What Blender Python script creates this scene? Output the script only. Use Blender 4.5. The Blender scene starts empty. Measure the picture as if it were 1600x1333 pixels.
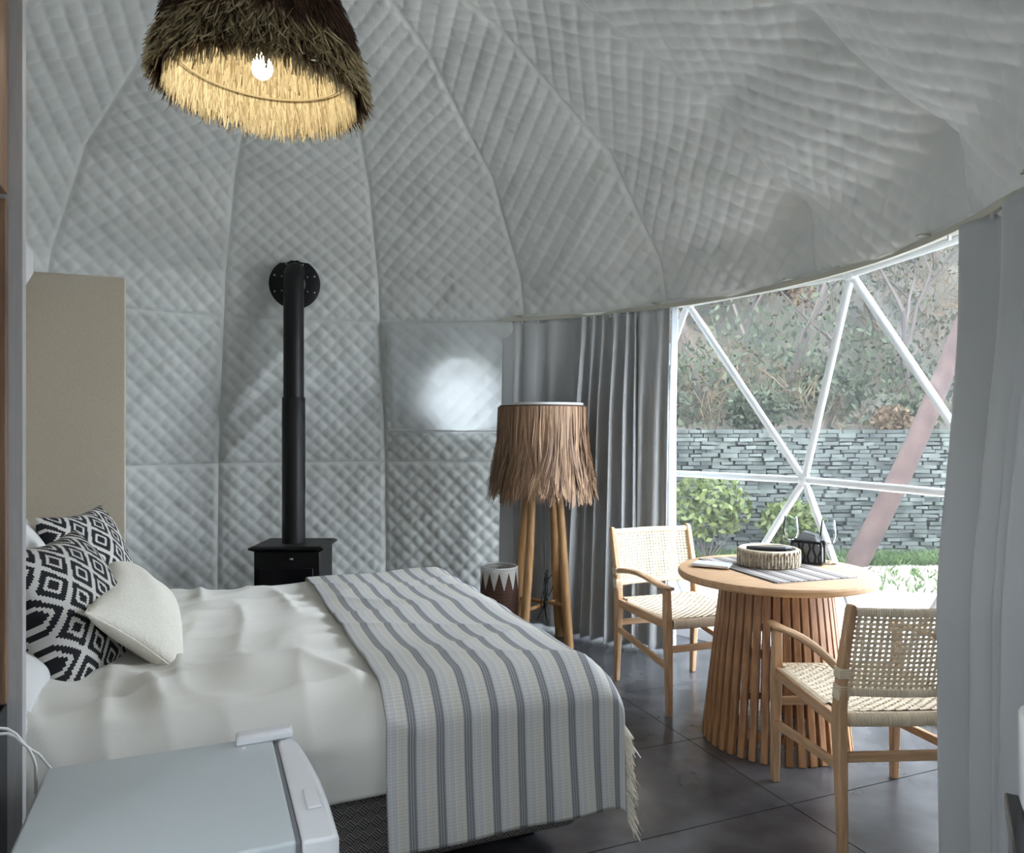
import bpy, bmesh, math, random
import numpy as np
from mathutils import Vector, Matrix
random.seed(7); rng = np.random.default_rng(7)
PI = math.pi
S = bpy.context.scene
COL = S.collection

# ------------------------------------------------------------------ camera, world, lamps, exposure
CAM_Z = 1.36
cam_d = bpy.data.cameras.new('camera'); cam = bpy.data.objects.new('camera', cam_d); COL.objects.link(cam)
cam.location = (0, 0, CAM_Z); cam.rotation_euler = (PI/2, 0, 0)
cam_d.sensor_width = 36; cam_d.lens = 36*1190/1600; cam_d.clip_start = 0.02; cam_d.clip_end = 200
S.camera = cam
S.view_settings.view_transform = 'Standard'; S.view_settings.look = 'None'
S.view_settings.gamma = 1; S.view_settings.use_curve_mapping = False
S.view_settings.exposure = 0.18
W = bpy.data.worlds.new('sky'); S.world = W; W.use_nodes = True
bg = W.node_tree.nodes['Background']
bg.inputs['Color'].default_value = (0.83, 0.915, 1.0, 1)        # even overcast sky
bg.inputs['Strength'].default_value = 13.5
def lamp(name, kind, loc, energy, color, size=.1, rot=(0, 0, 0), size_y=None):
    d = bpy.data.lights.new(name, kind); d.energy = energy; d.color = color
    if kind == 'AREA':
        d.size = size
        if size_y: d.shape = 'RECTANGLE'; d.size_y = size_y
    else: d.shadow_soft_size = size
    o = bpy.data.objects.new(name, d); COL.objects.link(o); o.location = loc; o.rotation_euler = rot
    return o
# added fill light without a fixture, brightens the room from behind the camera
lamp('added_fill_light', 'AREA', (-.45, -1.0, 2.5), 20, (.93, .97, 1.0), 1.2, (0, 0, 0))
S.cycles.max_bounces = 10; S.cycles.diffuse_bounces = 6; S.cycles.transparent_max_bounces = 16
S.cycles.caustics_reflective = False; S.cycles.caustics_refractive = False
S.cycles.sample_clamp_indirect = 6

# ------------------------------------------------------------------ helpers
CX, CY = -.8, 2.88                    # axis of the dome
def pol(az, r, z=0.):
    a = math.radians(az); return np.array((CX+r*math.sin(a), CY+r*math.cos(a), z))
RA = math.radians(22.3); CU, SU = math.cos(RA), math.sin(RA)
def uv(u, v, z=0.): return np.array((u*CU-v*SU, u*SU+v*CU, z))   # room axes (bed, tiles, cabinets)
def at(px, py, Y):                                                # a point seen at a pixel, at depth Y
    return np.array(((px-800)/1190*Y, Y, CAM_Z-(py-666.5)/1190*Y))

def tag(o, label=None, cat=None, group=None, kind=None):
    if label: o['label'] = label
    if cat: o['category'] = cat
    if group: o['group'] = group
    if kind: o['kind'] = kind
    return o
def empty(name, loc=(0, 0, 0), rz=0, label=None, cat=None, group=None, kind=None):
    o = bpy.data.objects.new(name, None); COL.objects.link(o); o.location = loc; o.rotation_euler = (0, 0, rz)
    o.empty_display_size = .05
    return tag(o, label, cat, group, kind)

class MB:
    def __init__(s): s.v = []; s.f = []; s.n = 0; s.t = []
    def add(s, v, f, tint=0.5):
        v = np.asarray(v, float).reshape(-1, 3)
        s.v.append(v); f = np.asarray(f, int)
        s.f += [tuple(int(i)+s.n for i in q) for q in f] if f.ndim == 2 else [tuple(int(i)+s.n for i in q) for q in f]
        s.n += len(v); s.t.append(np.full(len(v), tint)); return s
    def poly(s, v, faces, tint=.5):
        v = np.asarray(v, float).reshape(-1, 3)
        s.v.append(v); s.f += [tuple(int(i)+s.n for i in q) for q in faces]; s.n += len(v)
        s.t.append(np.full(len(v), tint)); return s
    def box(s, c, d, M=None, tint=.5):
        x, y, z = np.array(d)/2.
        v = np.array([(a*x, b*y, e*z) for e in (-1, 1) for b in (-1, 1) for a in (-1, 1)])
        if M is not None: v = v @ np.array(M).T
        return s.poly(v+np.array(c), [(0, 2, 3, 1), (4, 5, 7, 6), (0, 1, 5, 4), (2, 6, 7, 3), (0, 4, 6, 2), (1, 3, 7, 5)], tint)
    def loft(s, rings, caps=True, close=True, tint=.5):
        rings = np.asarray(rings, float); k, n = rings.shape[:2]
        f = []
        for i in range(k-1):
            for j in range(n if close else n-1):
                a = i*n+j; b = i*n+(j+1) % n
                f.append((a, b, b+n, a+n))
        if caps: f += [tuple(range(n))[::-1], tuple(range((k-1)*n, k*n))]
        return s.poly(rings.reshape(-1, 3), f, tint)
    def tube(s, pts, r, n=8, caps=True, tint=.5, squash=1.):
        pts = np.asarray(pts, float); k = len(pts); r = np.broadcast_to(r, (k,))
        t = np.gradient(pts, axis=0); t /= np.linalg.norm(t, axis=1)[:, None]+1e-9
        up = np.array((0, 0, 1.)) if abs(t[0, 2]) < .9 else np.array((1., 0, 0))
        R = []
        a = np.arange(n)*2*PI/n
        for i in range(k):
            x = np.cross(up, t[i]); x /= np.linalg.norm(x)+1e-9; y = np.cross(t[i], x); up = y if abs(np.dot(y, y)) > 0 else up
            R.append(pts[i]+r[i]*(np.cos(a)[:, None]*x+squash*np.sin(a)[:, None]*y))
        return s.loft(R, caps, True, tint)
    def bar(s, p, q, w, h, side=(1, 0, 0), w2=None, h2=None, tint=.5):     # rectangular bar from p to q
        p = np.array(p, float); q = np.array(q, float); t = (q-p)/np.linalg.norm(q-p)
        x = np.array(side, float); x -= t*np.dot(x, t); x /= np.linalg.norm(x); y = np.cross(t, x)
        w2 = w if w2 is None else w2; h2 = h if h2 is None else h2
        c = lambda o, a, b: [o+x*i*a/2+y*j*b/2 for i, j in ((-1, -1), (1, -1), (1, 1), (-1, 1))]
        return s.loft([c(p, w, h), c(q, w2, h2)], tint=tint)
    def lathe(s, prof, n=32, c=(0, 0, 0), caps=False, tint=.5):
        a = np.arange(n)*2*PI/n
        R = [np.stack((c[0]+r*np.cos(a), c[1]+r*np.sin(a), np.full(n, c[2]+z)), 1) for r, z in prof]
        return s.loft(R, caps, True, tint)
    def ribbons(s, P, w, tint, wdir=None):                                  # P (n,k,3) flat strands
        P = np.asarray(P); n, k = P.shape[:2]
        t = np.gradient(P, axis=1)
        if wdir is None:
            wdir = rng.normal(size=(n, 1, 3))
        x = np.cross(t, wdir); x /= np.linalg.norm(x, axis=2)[..., None]+1e-9
        w = np.broadcast_to(np.asarray(w), (n, k))[..., None]
        V = np.stack((P-x*w/2, P+x*w/2), 2).reshape(-1, 3)
        base = (np.arange(n)[:, None]*k+np.arange(k-1)[None])*2+s.n
        F = np.stack((base, base+1, base+3, base+2), -1).reshape(-1, 4)
        s.v.append(V); s.f += [tuple(q) for q in F.tolist()]; s.n += len(V)
        s.t.append(np.repeat(np.broadcast_to(tint, (n,)), k*2)); return s
    def build(s, name, m, parent=None, smooth=True, loc=None, bevel=0, seg=2, kind=None, label=None, angle=.6):
        me = bpy.data.meshes.new(name)
        V = np.concatenate(s.v)
        me.from_pydata(V.tolist(), [], s.f); me.update()
        at_ = me.attributes.new('tint', 'FLOAT', 'POINT'); at_.data.foreach_set('value', np.concatenate(s.t).astype(np.float32))
        return link(name, me, m, parent, smooth, loc, bevel, seg, kind, label, angle)
def link(name, me, m, parent=None, smooth=True, loc=None, bevel=0, seg=2, kind=None, label=None, angle=.6):
    if m: me.materials.append(m)
    o = bpy.data.objects.new(name, me); COL.objects.link(o)
    if parent: o.parent = parent
    if loc is not None: o.location = loc
    if smooth:
        me.polygons.foreach_set('use_smooth', [True]*len(me.polygons))
        if angle: me.set_sharp_from_angle(angle=angle)
    if bevel:
        b = o.modifiers.new('bevel', 'BEVEL'); b.width = bevel; b.segments = seg; b.limit_method = 'ANGLE'; b.angle_limit = .7
        b.harden_normals = False
    return tag(o, label, kind=kind)
def grid(name, P, m, parent=None, UV=None, solid=0, kind=None, keep=None, wrap=False, label=None, angle=None):
    ny, nx = P.shape[:2]
    nn = nx if wrap else nx-1
    i, j = np.meshgrid(np.arange(nn), np.arange(ny-1)); j2 = (i+1) % nx
    F = np.stack((j*nx+i, j*nx+j2, (j+1)*nx+j2, (j+1)*nx+i), -1)
    F = F[keep] if keep is not None else F.reshape(-1, 4)
    me = bpy.data.meshes.new(name)
    me.from_pydata(P.reshape(-1, 3).tolist(), [], F.reshape(-1, 4).tolist()); me.update()
    if UV is not None:
        l = me.uv_layers.new(name='UVMap'); vi = np.empty(len(me.loops), int); me.loops.foreach_get('vertex_index', vi)
        l.data.foreach_set('uv', UV.reshape(-1, 2)[vi].astype(np.float32).ravel())
    o = link(name, me, m, parent, True, None, 0, 2, kind, label, angle)
    if solid:
        q = o.modifiers.new('thick', 'SOLIDIFY'); q.thickness = solid; q.offset = 0
    return o
def copy_tree(o, parent=None):
    c = o.copy(); COL.objects.link(c); c.parent = parent
    for ch in [x for x in bpy.data.objects if x.parent == o]: copy_tree(ch, c)
    return c
def wob(x, y, seed=0, n=6, f=1.):                                          # smooth random field, about -1..1
    r = np.random.default_rng(seed); s = 0
    for k in range(n):
        a = r.uniform(0, 2*PI); q = f*r.uniform(.6, 1.8)
        s = s+np.sin(q*(math.cos(a)*x+math.sin(a)*y)+r.uniform(0, 2*PI))
    return s/n**.5*.8
def sstep(a, b, x): t = np.clip((x-a)/(b-a), 0, 1); return t*t*(3-2*t)

# ------------------------------------------------------------------ materials
def mat(name, col, rough=.6, col2=None, scale=8., detail=4, bump=0, bscale=60, stretch=None, metal=0, spec=.5,
        coat=0, trans=0, tint=None, ramp=(.35, .65), sheen=0):
    m = bpy.data.materials.new(name); m.use_nodes = True; N = m.node_tree.nodes; L = m.node_tree.links
    b = N['Principled BSDF']; b.inputs['Base Color'].default_value = (*col, 1); b.inputs['Roughness'].default_value = rough
    b.inputs['Metallic'].default_value = metal; b.inputs['Specular IOR Level'].default_value = spec
    b.inputs['Coat Weight'].default_value = coat
    if sheen: b.inputs['Sheen Weight'].default_value = sheen
    tc = N.new('ShaderNodeTexCoord'); mp = N.new('ShaderNodeMapping'); L.new(tc.outputs['Object'], mp.inputs[0])
    if stretch: mp.inputs['Scale'].default_value = stretch
    src = None
    if tint:
        at_ = N.new('ShaderNodeAttribute'); at_.attribute_name = 'tint'
        r = N.new('ShaderNodeValToRGB'); L.new(at_.outputs['Fac'], r.inputs[0])
        r.color_ramp.elements[0].color = (*col, 1); r.color_ramp.elements[1].color = (*tint, 1); src = r.outputs[0]
    elif col2:
        n = N.new('ShaderNodeTexNoise'); n.inputs['Scale'].default_value = scale; n.inputs['Detail'].default_value = detail
        L.new(mp.outputs[0], n.inputs[0])
        r = N.new('ShaderNodeValToRGB'); L.new(n.outputs['Fac'], r.inputs[0])
        r.color_ramp.elements[0].position, r.color_ramp.elements[1].position = ramp
        r.color_ramp.elements[0].color = (*col, 1); r.color_ramp.elements[1].color = (*col2, 1); src = r.outputs[0]
    if src: L.new(src, b.inputs['Base Color'])
    if bump:
        n2 = N.new('ShaderNodeTexNoise'); n2.inputs['Scale'].default_value = bscale; n2.inputs['Detail'].default_value = 3
        L.new(mp.outputs[0], n2.inputs[0])
        bp = N.new('ShaderNodeBump'); bp.inputs['Strength'].default_value = bump; bp.inputs['Distance'].default_value = .004
        L.new(n2.outputs['Fac'], bp.inputs['Height']); L.new(bp.outputs[0], b.inputs['Normal'])
    if trans:                                                               # light seen through thin cloth or leaves
        t = N.new('ShaderNodeBsdfTranslucent'); mx = N.new('ShaderNodeMixShader'); mx.inputs[0].default_value = trans
        if src: L.new(src, t.inputs[0])
        else: t.inputs[0].default_value = (*col, 1)
        L.new(b.outputs[0], mx.inputs[1]); L.new(t.outputs[0], mx.inputs[2]); L.new(mx.outputs[0], N['Material Output'].inputs[0])
    return m
class NG:                                                                   # tiny math-node builder
    def __init__(s, m): s.N = m.node_tree.nodes; s.L = m.node_tree.links
    def __call__(s, op, a, b=None, c=None):
        n = s.N.new('ShaderNodeMath'); n.operation = op
        for i, x in enumerate((a, b, c)):
            if x is None: continue
            if isinstance(x, (int, float)): n.inputs[i].default_value = x
            else: s.L.new(x, n.inputs[i])
        return n.outputs[0]
    def uvs(s):
        t = s.N.new('ShaderNodeTexCoord'); q = s.N.new('ShaderNodeSeparateXYZ'); s.L.new(t.outputs['UV'], q.inputs[0])
        return q.outputs[0], q.outputs[1]
    def ramp(s, fac, stops, interp='CONSTANT'):
        r = s.N.new('ShaderNodeValToRGB'); r.color_ramp.interpolation = interp; e = r.color_ramp.elements
        while len(e) < len(stops): e.new(.5)
        for k, (p, c) in enumerate(stops): e[k].position = p; e[k].color = (*c, 1)
        s.L.new(fac, r.inputs[0]); return r.outputs[0]
    def mix(s, fac, a, b):
        n = s.N.new('ShaderNodeMix'); n.data_type = 'RGBA'
        for i, x in ((0, fac), (6, a), (7, b)):
            if isinstance(x, (int, float)): n.inputs[i].default_value = x
            elif isinstance(x, tuple): n.inputs[i].default_value = (*x, 1)
            else: s.L.new(x, n.inputs[i])
        return n.outputs[2]

M = {}
M['liner'] = mat('silver_grey_quilt', (.60, .615, .60), .42, (.64, .655, .64), 3, bump=.12, bscale=45, spec=.5, trans=.004)
M['liner_thin'] = mat('thin_quilt', (.66, .68, .68), .5, trans=.25)
M['tile'] = mat('dark_concrete_tile', (.045, .046, .052), .25, (.085, .087, .095), 5, 8, bump=.02, bscale=30, spec=.55)
M['grout'] = mat('grout', (.02, .02, .022), .8)
M['oak'] = mat('pale_oak', (.45, .265, .14), .5, (.58, .37, .215), 6, 6, stretch=(14, 14, 1.2), bump=.08)
M['oak_y'] = mat('pale_oak_across', (.45, .265, .14), .5, (.58, .37, .215), 6, 6, stretch=(14, 1.2, 14), bump=.08)
M['oak_x'] = mat('pale_oak_along', (.47, .285, .155), .45, (.59, .385, .225), 6, 6, stretch=(1.2, 14, 14), bump=.08)
M['slat'] = mat('brown_oak_slat', (.25, .112, .048), .5, (.42, .215, .095), 5, 6, stretch=(12, 12, 1), bump=.1)
M['top'] = mat('table_oak', (.44, .26, .135), .55, (.52, .33, .185), 4, 6, stretch=(2, 16, 16), bump=.04, spec=.3)
M['teak'] = mat('rough_teak', (.30, .155, .06), .6, (.46, .26, .11), 5, 6, stretch=(10, 10, 1), bump=.2)
M['cord'] = mat('woven_paper_cord', (.62, .50, .36), .75, tint=(.78, .68, .53))
M['black'] = mat('black_steel', (.006, .006, .007), .45, spec=.35)
M['black_gloss'] = mat('black_gloss', (.008, .008, .010), .15)
M['chrome'] = mat('chrome', (.8, .8, .8), .15, metal=1)
M['screw'] = mat('zinc_screw', (.55, .55, .55), .35, metal=.6)
M['alu'] = mat('white_painted_tube', (.74, .78, .80), .35)
M['rail'] = mat('rail_khaki_white', (.50, .49, .42), .45)
M['white_pl'] = mat('white_plastic', (.74, .75, .78), .25)
M['fridge_top'] = mat('fridge_top_grey', (.53, .58, .61), .38, (.57, .62, .65), 3, bump=.03, bscale=90)
M['gasket'] = mat('grey_gasket', (.22, .23, .25), .6)
M['duvet'] = mat('white_cotton', (.80, .79, .75), .8, bump=.08, bscale=300, sheen=.2)
M['pillow'] = mat('white_pillowcase', (.78, .79, .80), .8)
M['cream'] = mat('cream_boucle', (.74, .71, .63), .9, (.80, .78, .71), 90, bump=.5, bscale=140)
M['curtain'] = mat('grey_blackout_curtain', (.47, .48, .49), .75, trans=.03, sheen=.2)
M['lining'] = mat('white_lining', (.75, .79, .84), .7, trans=.5)
M['beige'] = mat('beige_linen_panel', (.45, .40, .325), .8, (.48, .43, .35), 160, 2, stretch=(1, 1, .4), bump=.1, bscale=200)
M['part_grey'] = mat('grey_panel', (.50, .49, .50), .6, (.55, .54, .55), 100, 2, stretch=(1, 1, .1))
M['wood_dk'] = mat('brown_wood_laminate', (.20, .115, .07), .45, (.33, .21, .135), 4, 6, stretch=(8, 8, .7))
M['wall'] = mat('plain_wall', (.55, .55, .53), .8)
M['bulb'] = mat('bulb', (1, 1, 1), .3)
nb = M['bulb'].node_tree.nodes['Principled BSDF']; nb.inputs['Emission Color'].default_value = (1, .90, .74, 1); nb.inputs['Emission Strength'].default_value = 75
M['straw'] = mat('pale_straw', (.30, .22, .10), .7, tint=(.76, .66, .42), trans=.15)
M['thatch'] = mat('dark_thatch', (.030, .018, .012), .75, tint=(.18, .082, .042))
M['raffia'] = mat('brown_raffia', (.13, .066, .038), .6, tint=(.48, .30, .18))
M['braid'] = mat('brown_braid', (.09, .05, .03), .8, bump=.8, bscale=150)
M['white_shade'] = mat('white_shade', (.78, .80, .80), .7, trans=.2)
M['fringe'] = mat('cream_yarn', (.66, .60, .50), .9, tint=(.80, .76, .68))
M['tray'] = mat('pale_rattan', (.24, .19, .135), .7, tint=(.66, .58, .46))
M['napkin'] = mat('grey_paper', (.22, .23, .25), .8)
M['bark'] = mat('grey_bark', (.020, .015, .013), .9, tint=(.075, .062, .055))
M['trunk'] = mat('red_brown_trunk', (.026, .013, .011), .95, (.045, .026, .022), 6, bump=.5, bscale=20)
M['stone'] = mat('slate_stone', (.014, .018, .016), .9, (.050, .058, .054), 5, 6, bump=.6, bscale=25)
M['stone2'] = mat('pale_slate_stone', (.022, .029, .022), .9, (.075, .085, .078), 5, 6, bump=.6, bscale=25)
M['earth'] = mat('hillside_earth', (.020, .021, .015), .95, (.060, .052, .040), 1.2, 8, bump=.8, bscale=4)
M['ground'] = mat('pale_gravel_ground', (.11, .095, .078), .9, (.19, .165, .135), 3, 8, bump=.4, bscale=40)
M['terrace'] = mat('pale_concrete_terrace', (.52, .50, .46), .8, (.60, .58, .54), 4, 6, bump=.05)
M['grass'] = mat('grass', (.022, .048, .010), .8, tint=(.065, .11, .03), trans=.25)
M['leaf'] = mat('leaf_green', (.010, .017, .009), .8, tint=(.050, .062, .032), trans=.25)
M['leaf_y'] = mat('leaf_yellow_green', (.030, .048, .010), .7, tint=(.11, .135, .04), trans=.3)
M['leaf_b'] = mat('leaf_dry', (.045, .028, .015), .8, tint=(.15, .105, .06), trans=.3)
M['cable_w'] = mat('white_cable', (.8, .8, .8), .4)

def film_mat():
    m = bpy.data.materials.new('clear_window_film'); m.use_nodes = True; N = m.node_tree.nodes; L = m.node_tree.links
    N.remove(N['Principled BSDF'])
    t = N.new('ShaderNodeBsdfTransparent'); g = N.new('ShaderNodeBsdfGlossy'); g.inputs['Roughness'].default_value = .08
    d = N.new('ShaderNodeBsdfTranslucent'); d.inputs[0].default_value = (.85, .92, 1, 1)
    a = N.new('ShaderNodeMixShader'); a.inputs[0].default_value = .012; L.new(t.outputs[0], a.inputs[1]); L.new(d.outputs[0], a.inputs[2])
    f = N.new('ShaderNodeLayerWeight'); f.inputs[0].default_value = .12
    b = N.new('ShaderNodeMixShader'); L.new(f.outputs['Fresnel'], b.inputs[0]); L.new(a.outputs[0], b.inputs[1]); L.new(g.outputs[0], b.inputs[2])
    L.new(b.outputs[0], N['Material Output'].inputs[0]); return m
M['film'] = film_mat()
def glass_mat():
    m = bpy.data.materials.new('clear_glass'); m.use_nodes = True; N = m.node_tree.nodes; L = m.node_tree.links
    N.remove(N['Principled BSDF'])
    t = N.new('ShaderNodeBsdfTransparent'); t.inputs[0].default_value = (.93, .95, .96, 1)
    g = N.new('ShaderNodeBsdfGlossy'); g.inputs['Roughness'].default_value = .02
    f = N.new('ShaderNodeLayerWeight'); f.inputs[0].default_value = .16
    b = N.new('ShaderNodeMixShader'); L.new(f.outputs['Fresnel'], b.inputs[0]); L.new(t.outputs[0], b.inputs[1]); L.new(g.outputs[0], b.inputs[2])
    L.new(b.outputs[0], N['Material Output'].inputs[0]); return m
M['glass'] = glass_mat()

def ikat_mat():                                             # nested black and white diamonds with stepped edges
    m = mat('black_white_ikat', (.6, .6, .58), .85, bump=.3, bscale=250); g = NG(m)
    x, y = g.uvs()
    nx = g('DIVIDE', g('FLOOR', g('MULTIPLY', x, 84)), 84); ny = g('DIVIDE', g('FLOOR', g('MULTIPLY', y, 84)), 84)
    a = g('PINGPONG', g('MULTIPLY', nx, 4.0), .5); b = g('PINGPONG', g('MULTIPLY', ny, 3.6), .5)
    s = g('ADD', a, b)
    k, w = (.006, .006, .010), (.60, .59, .57)
    c = g.ramp(s, [(0, k), (.15, w), (.25, k), (.41, w), (.58, k), (.75, w), (.85, k)])
    g.L.new(c, g.N['Principled BSDF'].inputs['Base Color']); return m
M['ikat'] = ikat_mat()
def throw_mat():
    m = mat('striped_cotton_throw', (.6, .6, .58), .85, bump=.25, bscale=350); g = NG(m)
    x, y = g.uvs()                                          # x metres across the stripes, y metres along
    p = g('FRACT', g('MULTIPLY', x, 1/.083))
    W_, Bg, L_, D, G = (.70, .69, .67), (.63, .605, .55), (.57, .57, .58), (.205, .21, .225), (.36, .365, .375)
    c = g.ramp(p, [(0, L_), (.07, W_), (.10, Bg), (.24, L_), (.28, Bg), (.42, G), (.45, D), (.52, W_), (.535, D), (.60, G), (.63, D), (.70, G), (.74, L_), (.86, W_), (.88, L_)])
    d = g('GREATER_THAN', g('FRACT', g('MULTIPLY', y, 110)), .5); e = g('GREATER_THAN', g('FRACT', g('MULTIPLY', x, 190)), .55)
    f = g('MULTIPLY', g('MULTIPLY', d, e), .28)
    c2 = g.mix(f, c, (.16, .16, .19))
    g.L.new(c2, g.N['Principled BSDF'].inputs['Base Color']); return m
M['throw'] = throw_mat()
def weave_mat():                                            # grey basket-weave upholstery
    m = mat('grey_basket_weave', (.3, .3, .3), .9); g = NG(m)
    x, y = g.uvs(); X = g('MULTIPLY', g('ADD', x, y), 26); Y = g('MULTIPLY', g('SUBTRACT', x, y), 26)
    ch = g('MODULO', g('ABSOLUTE', g('ADD', g('FLOOR', X), g('FLOOR', Y))), 2)
    lx = g('GREATER_THAN', g('FRACT', g('MULTIPLY', X, 4)), .5); ly = g('GREATER_THAN', g('FRACT', g('MULTIPLY', Y, 4)), .5)
    s = g('ADD', g('MULTIPLY', ch, lx), g('MULTIPLY', g('SUBTRACT', 1, ch), ly))
    c = g.mix(s, (.060, .052, .050), (.31, .29, .28)); g.L.new(c, g.N['Principled BSDF'].inputs['Base Color']); return m
M['base'] = weave_mat()
def mat_mat():
    m = mat('striped_placemat', (.2, .2, .2), .8); g = NG(m)
    x, y = g.uvs(); p = g('FRACT', g('MULTIPLY', x, 5))
    k, w, b = (.10, .085, .08), (.48, .45, .43), (.22, .18, .16)
    c = g.ramp(p, [(0, k), (.2, w), (.28, k), (.34, b), (.5, w), (.72, b), (.8, w), (.9, k)])
    d = g('GREATER_THAN', g('FRACT', g('MULTIPLY', y, 70)), .62)
    c = g.mix(g('MULTIPLY', d, .6), c, (.06, .05, .05))
    g.L.new(c, g.N['Principled BSDF'].inputs['Base Color']); return m
M['placemat'] = mat_mat()
def basket_mat():                                           # white rim with dark triangles over brown weave
    m = mat('brown_white_basket', (.2, .1, .06), .85, bump=1.0, bscale=90); g = NG(m)
    x, y = g.uvs()                                          # x turns, y 0 at floor 1 at rim
    t = g('PINGPONG', g('MULTIPLY', x, 12), .5)
    tri = g('LESS_THAN', g('MULTIPLY', g('SUBTRACT', y, .72), 2.0), g('SUBTRACT', .48, t))
    zone = g('GREATER_THAN', y, .72)
    br, wh = (.10, .048, .033), (.62, .60, .56)
    rib = g('GREATER_THAN', g('FRACT', g('MULTIPLY', y, 22)), .5)
    c = g.mix(g('MULTIPLY', rib, .5), br, (.05, .022, .016))
    c = g.mix(g('MULTIPLY', zone, g('SUBTRACT', 1, tri)), c, wh)
    g.L.new(c, g.N['Principled BSDF'].inputs['Base Color']); return m
M['basket'] = basket_mat()

# ------------------------------------------------------------------ floor
def clip(poly, hull):
    for i in range(len(hull)):
        a, b = hull[i], hull[(i+1) % len(hull)]
        ins = lambda p: (b[0]-a[0])*(p[1]-a[1])-(b[1]-a[1])*(p[0]-a[0]) >= 0
        out = []
        for k in range(len(poly)):
            p, q = poly[k], poly[(k+1) % len(poly)]
            ip, iq = ins(p), ins(q)
            if ip: out.append(p)
            if ip != iq:
                d1 = (b[0]-a[0])*(p[1]-a[1])-(b[1]-a[1])*(p[0]-a[0]); d2 = (b[0]-a[0])*(q[1]-a[1])-(b[1]-a[1])*(q[0]-a[0])
                t = d1/(d1-d2); out.append((p[0]+t*(q[0]-p[0]), p[1]+t*(q[1]-p[1])))
        poly = out
        if len(poly) < 3: return []
    return poly
RF = 2.97
ED = np.array((math.sin(math.radians(165)), math.cos(math.radians(165)))); EP = np.array((-ED[1], ED[0]))   # entrance direction
hull = [tuple(pol(-a, RF)[:2]) for a in np.arange(0, 360, 360/60)]
def prism(poly, z0, z1):
    n = len(poly)
    v = [(x, y, z0) for x, y in poly]+[(x, y, z1) for x, y in poly]
    return v, [tuple(range(n))[::-1], tuple(range(n, 2*n))]+[(i, (i+1) % n, n+(i+1) % n, n+i) for i in range(n)]
b = MB(); b.poly(*prism(hull, -.10, -.006))
ent = [np.array((CX, CY))+ED*r+EP*w for r, w in ((2.5, -1.15), (2.5, 1.15), (4.6, 1.15), (4.6, -1.15))]
if np.cross(ent[1]-ent[0], ent[2]-ent[1]) < 0: ent = ent[::-1]
floor = b.build('floor', M['grout'], smooth=False, kind='structure')
for i in range(-4, 4):
    for j in range(-6, 9):
        u0, v0 = 1.964+1.22*i, 2.155+.61*j; g_ = .0025
        q = [tuple(uv(*c)[:2]) for c in ((u0+g_, v0+g_), (u0+1.22-g_, v0+g_), (u0+1.22-g_, v0+.61-g_), (u0+g_, v0+.61-g_))]
        q = clip(q, hull)
        if len(q) >= 3:
            MB().poly(*prism(q, -.02, 0)).build('floor_tile', M['tile'], floor, smooth=False)
tag(MB().poly(*prism([tuple(p) for p in ent], -.10, -.001)).build('floor_entrance', M['tile'], smooth=False), kind='structure')

# ------------------------------------------------------------------ dome liner
AZ0 = -3.; DA = 24.
def profile(knots, n):
    k = np.array(knots); s = np.r_[0, np.cumsum(np.linalg.norm(np.diff(k, axis=0), axis=1))]
    t = np.linspace(0, s[-1], n); r = np.interp(t, s, k[:, 0]); z = np.interp(t, s, k[:, 1])
    w = max(3, int(n*.045)); w += 1-w % 2; ker = np.hanning(w+2)[1:-1]; ker /= ker.sum()
    e = w//2
    f = lambda a: np.r_[a[0], np.convolve(np.r_[2*a[0]-a[e:0:-1], a, 2*a[-1]-a[-2:-e-2:-1]], ker, 'valid')[1:-1], a[-1]]
    return f(r), f(z), t
UP = [(2.47, 2.09), (2.39, 2.36), (1.9, 2.86), (1.05, 3.26), (.02, 3.45)]
ROW2 = [(2.80, 1.10), (2.72, 1.42), (2.47, 2.09)]
ROW1 = [(2.86, 0.0), (2.85, .5), (2.80, 1.10)]
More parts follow.
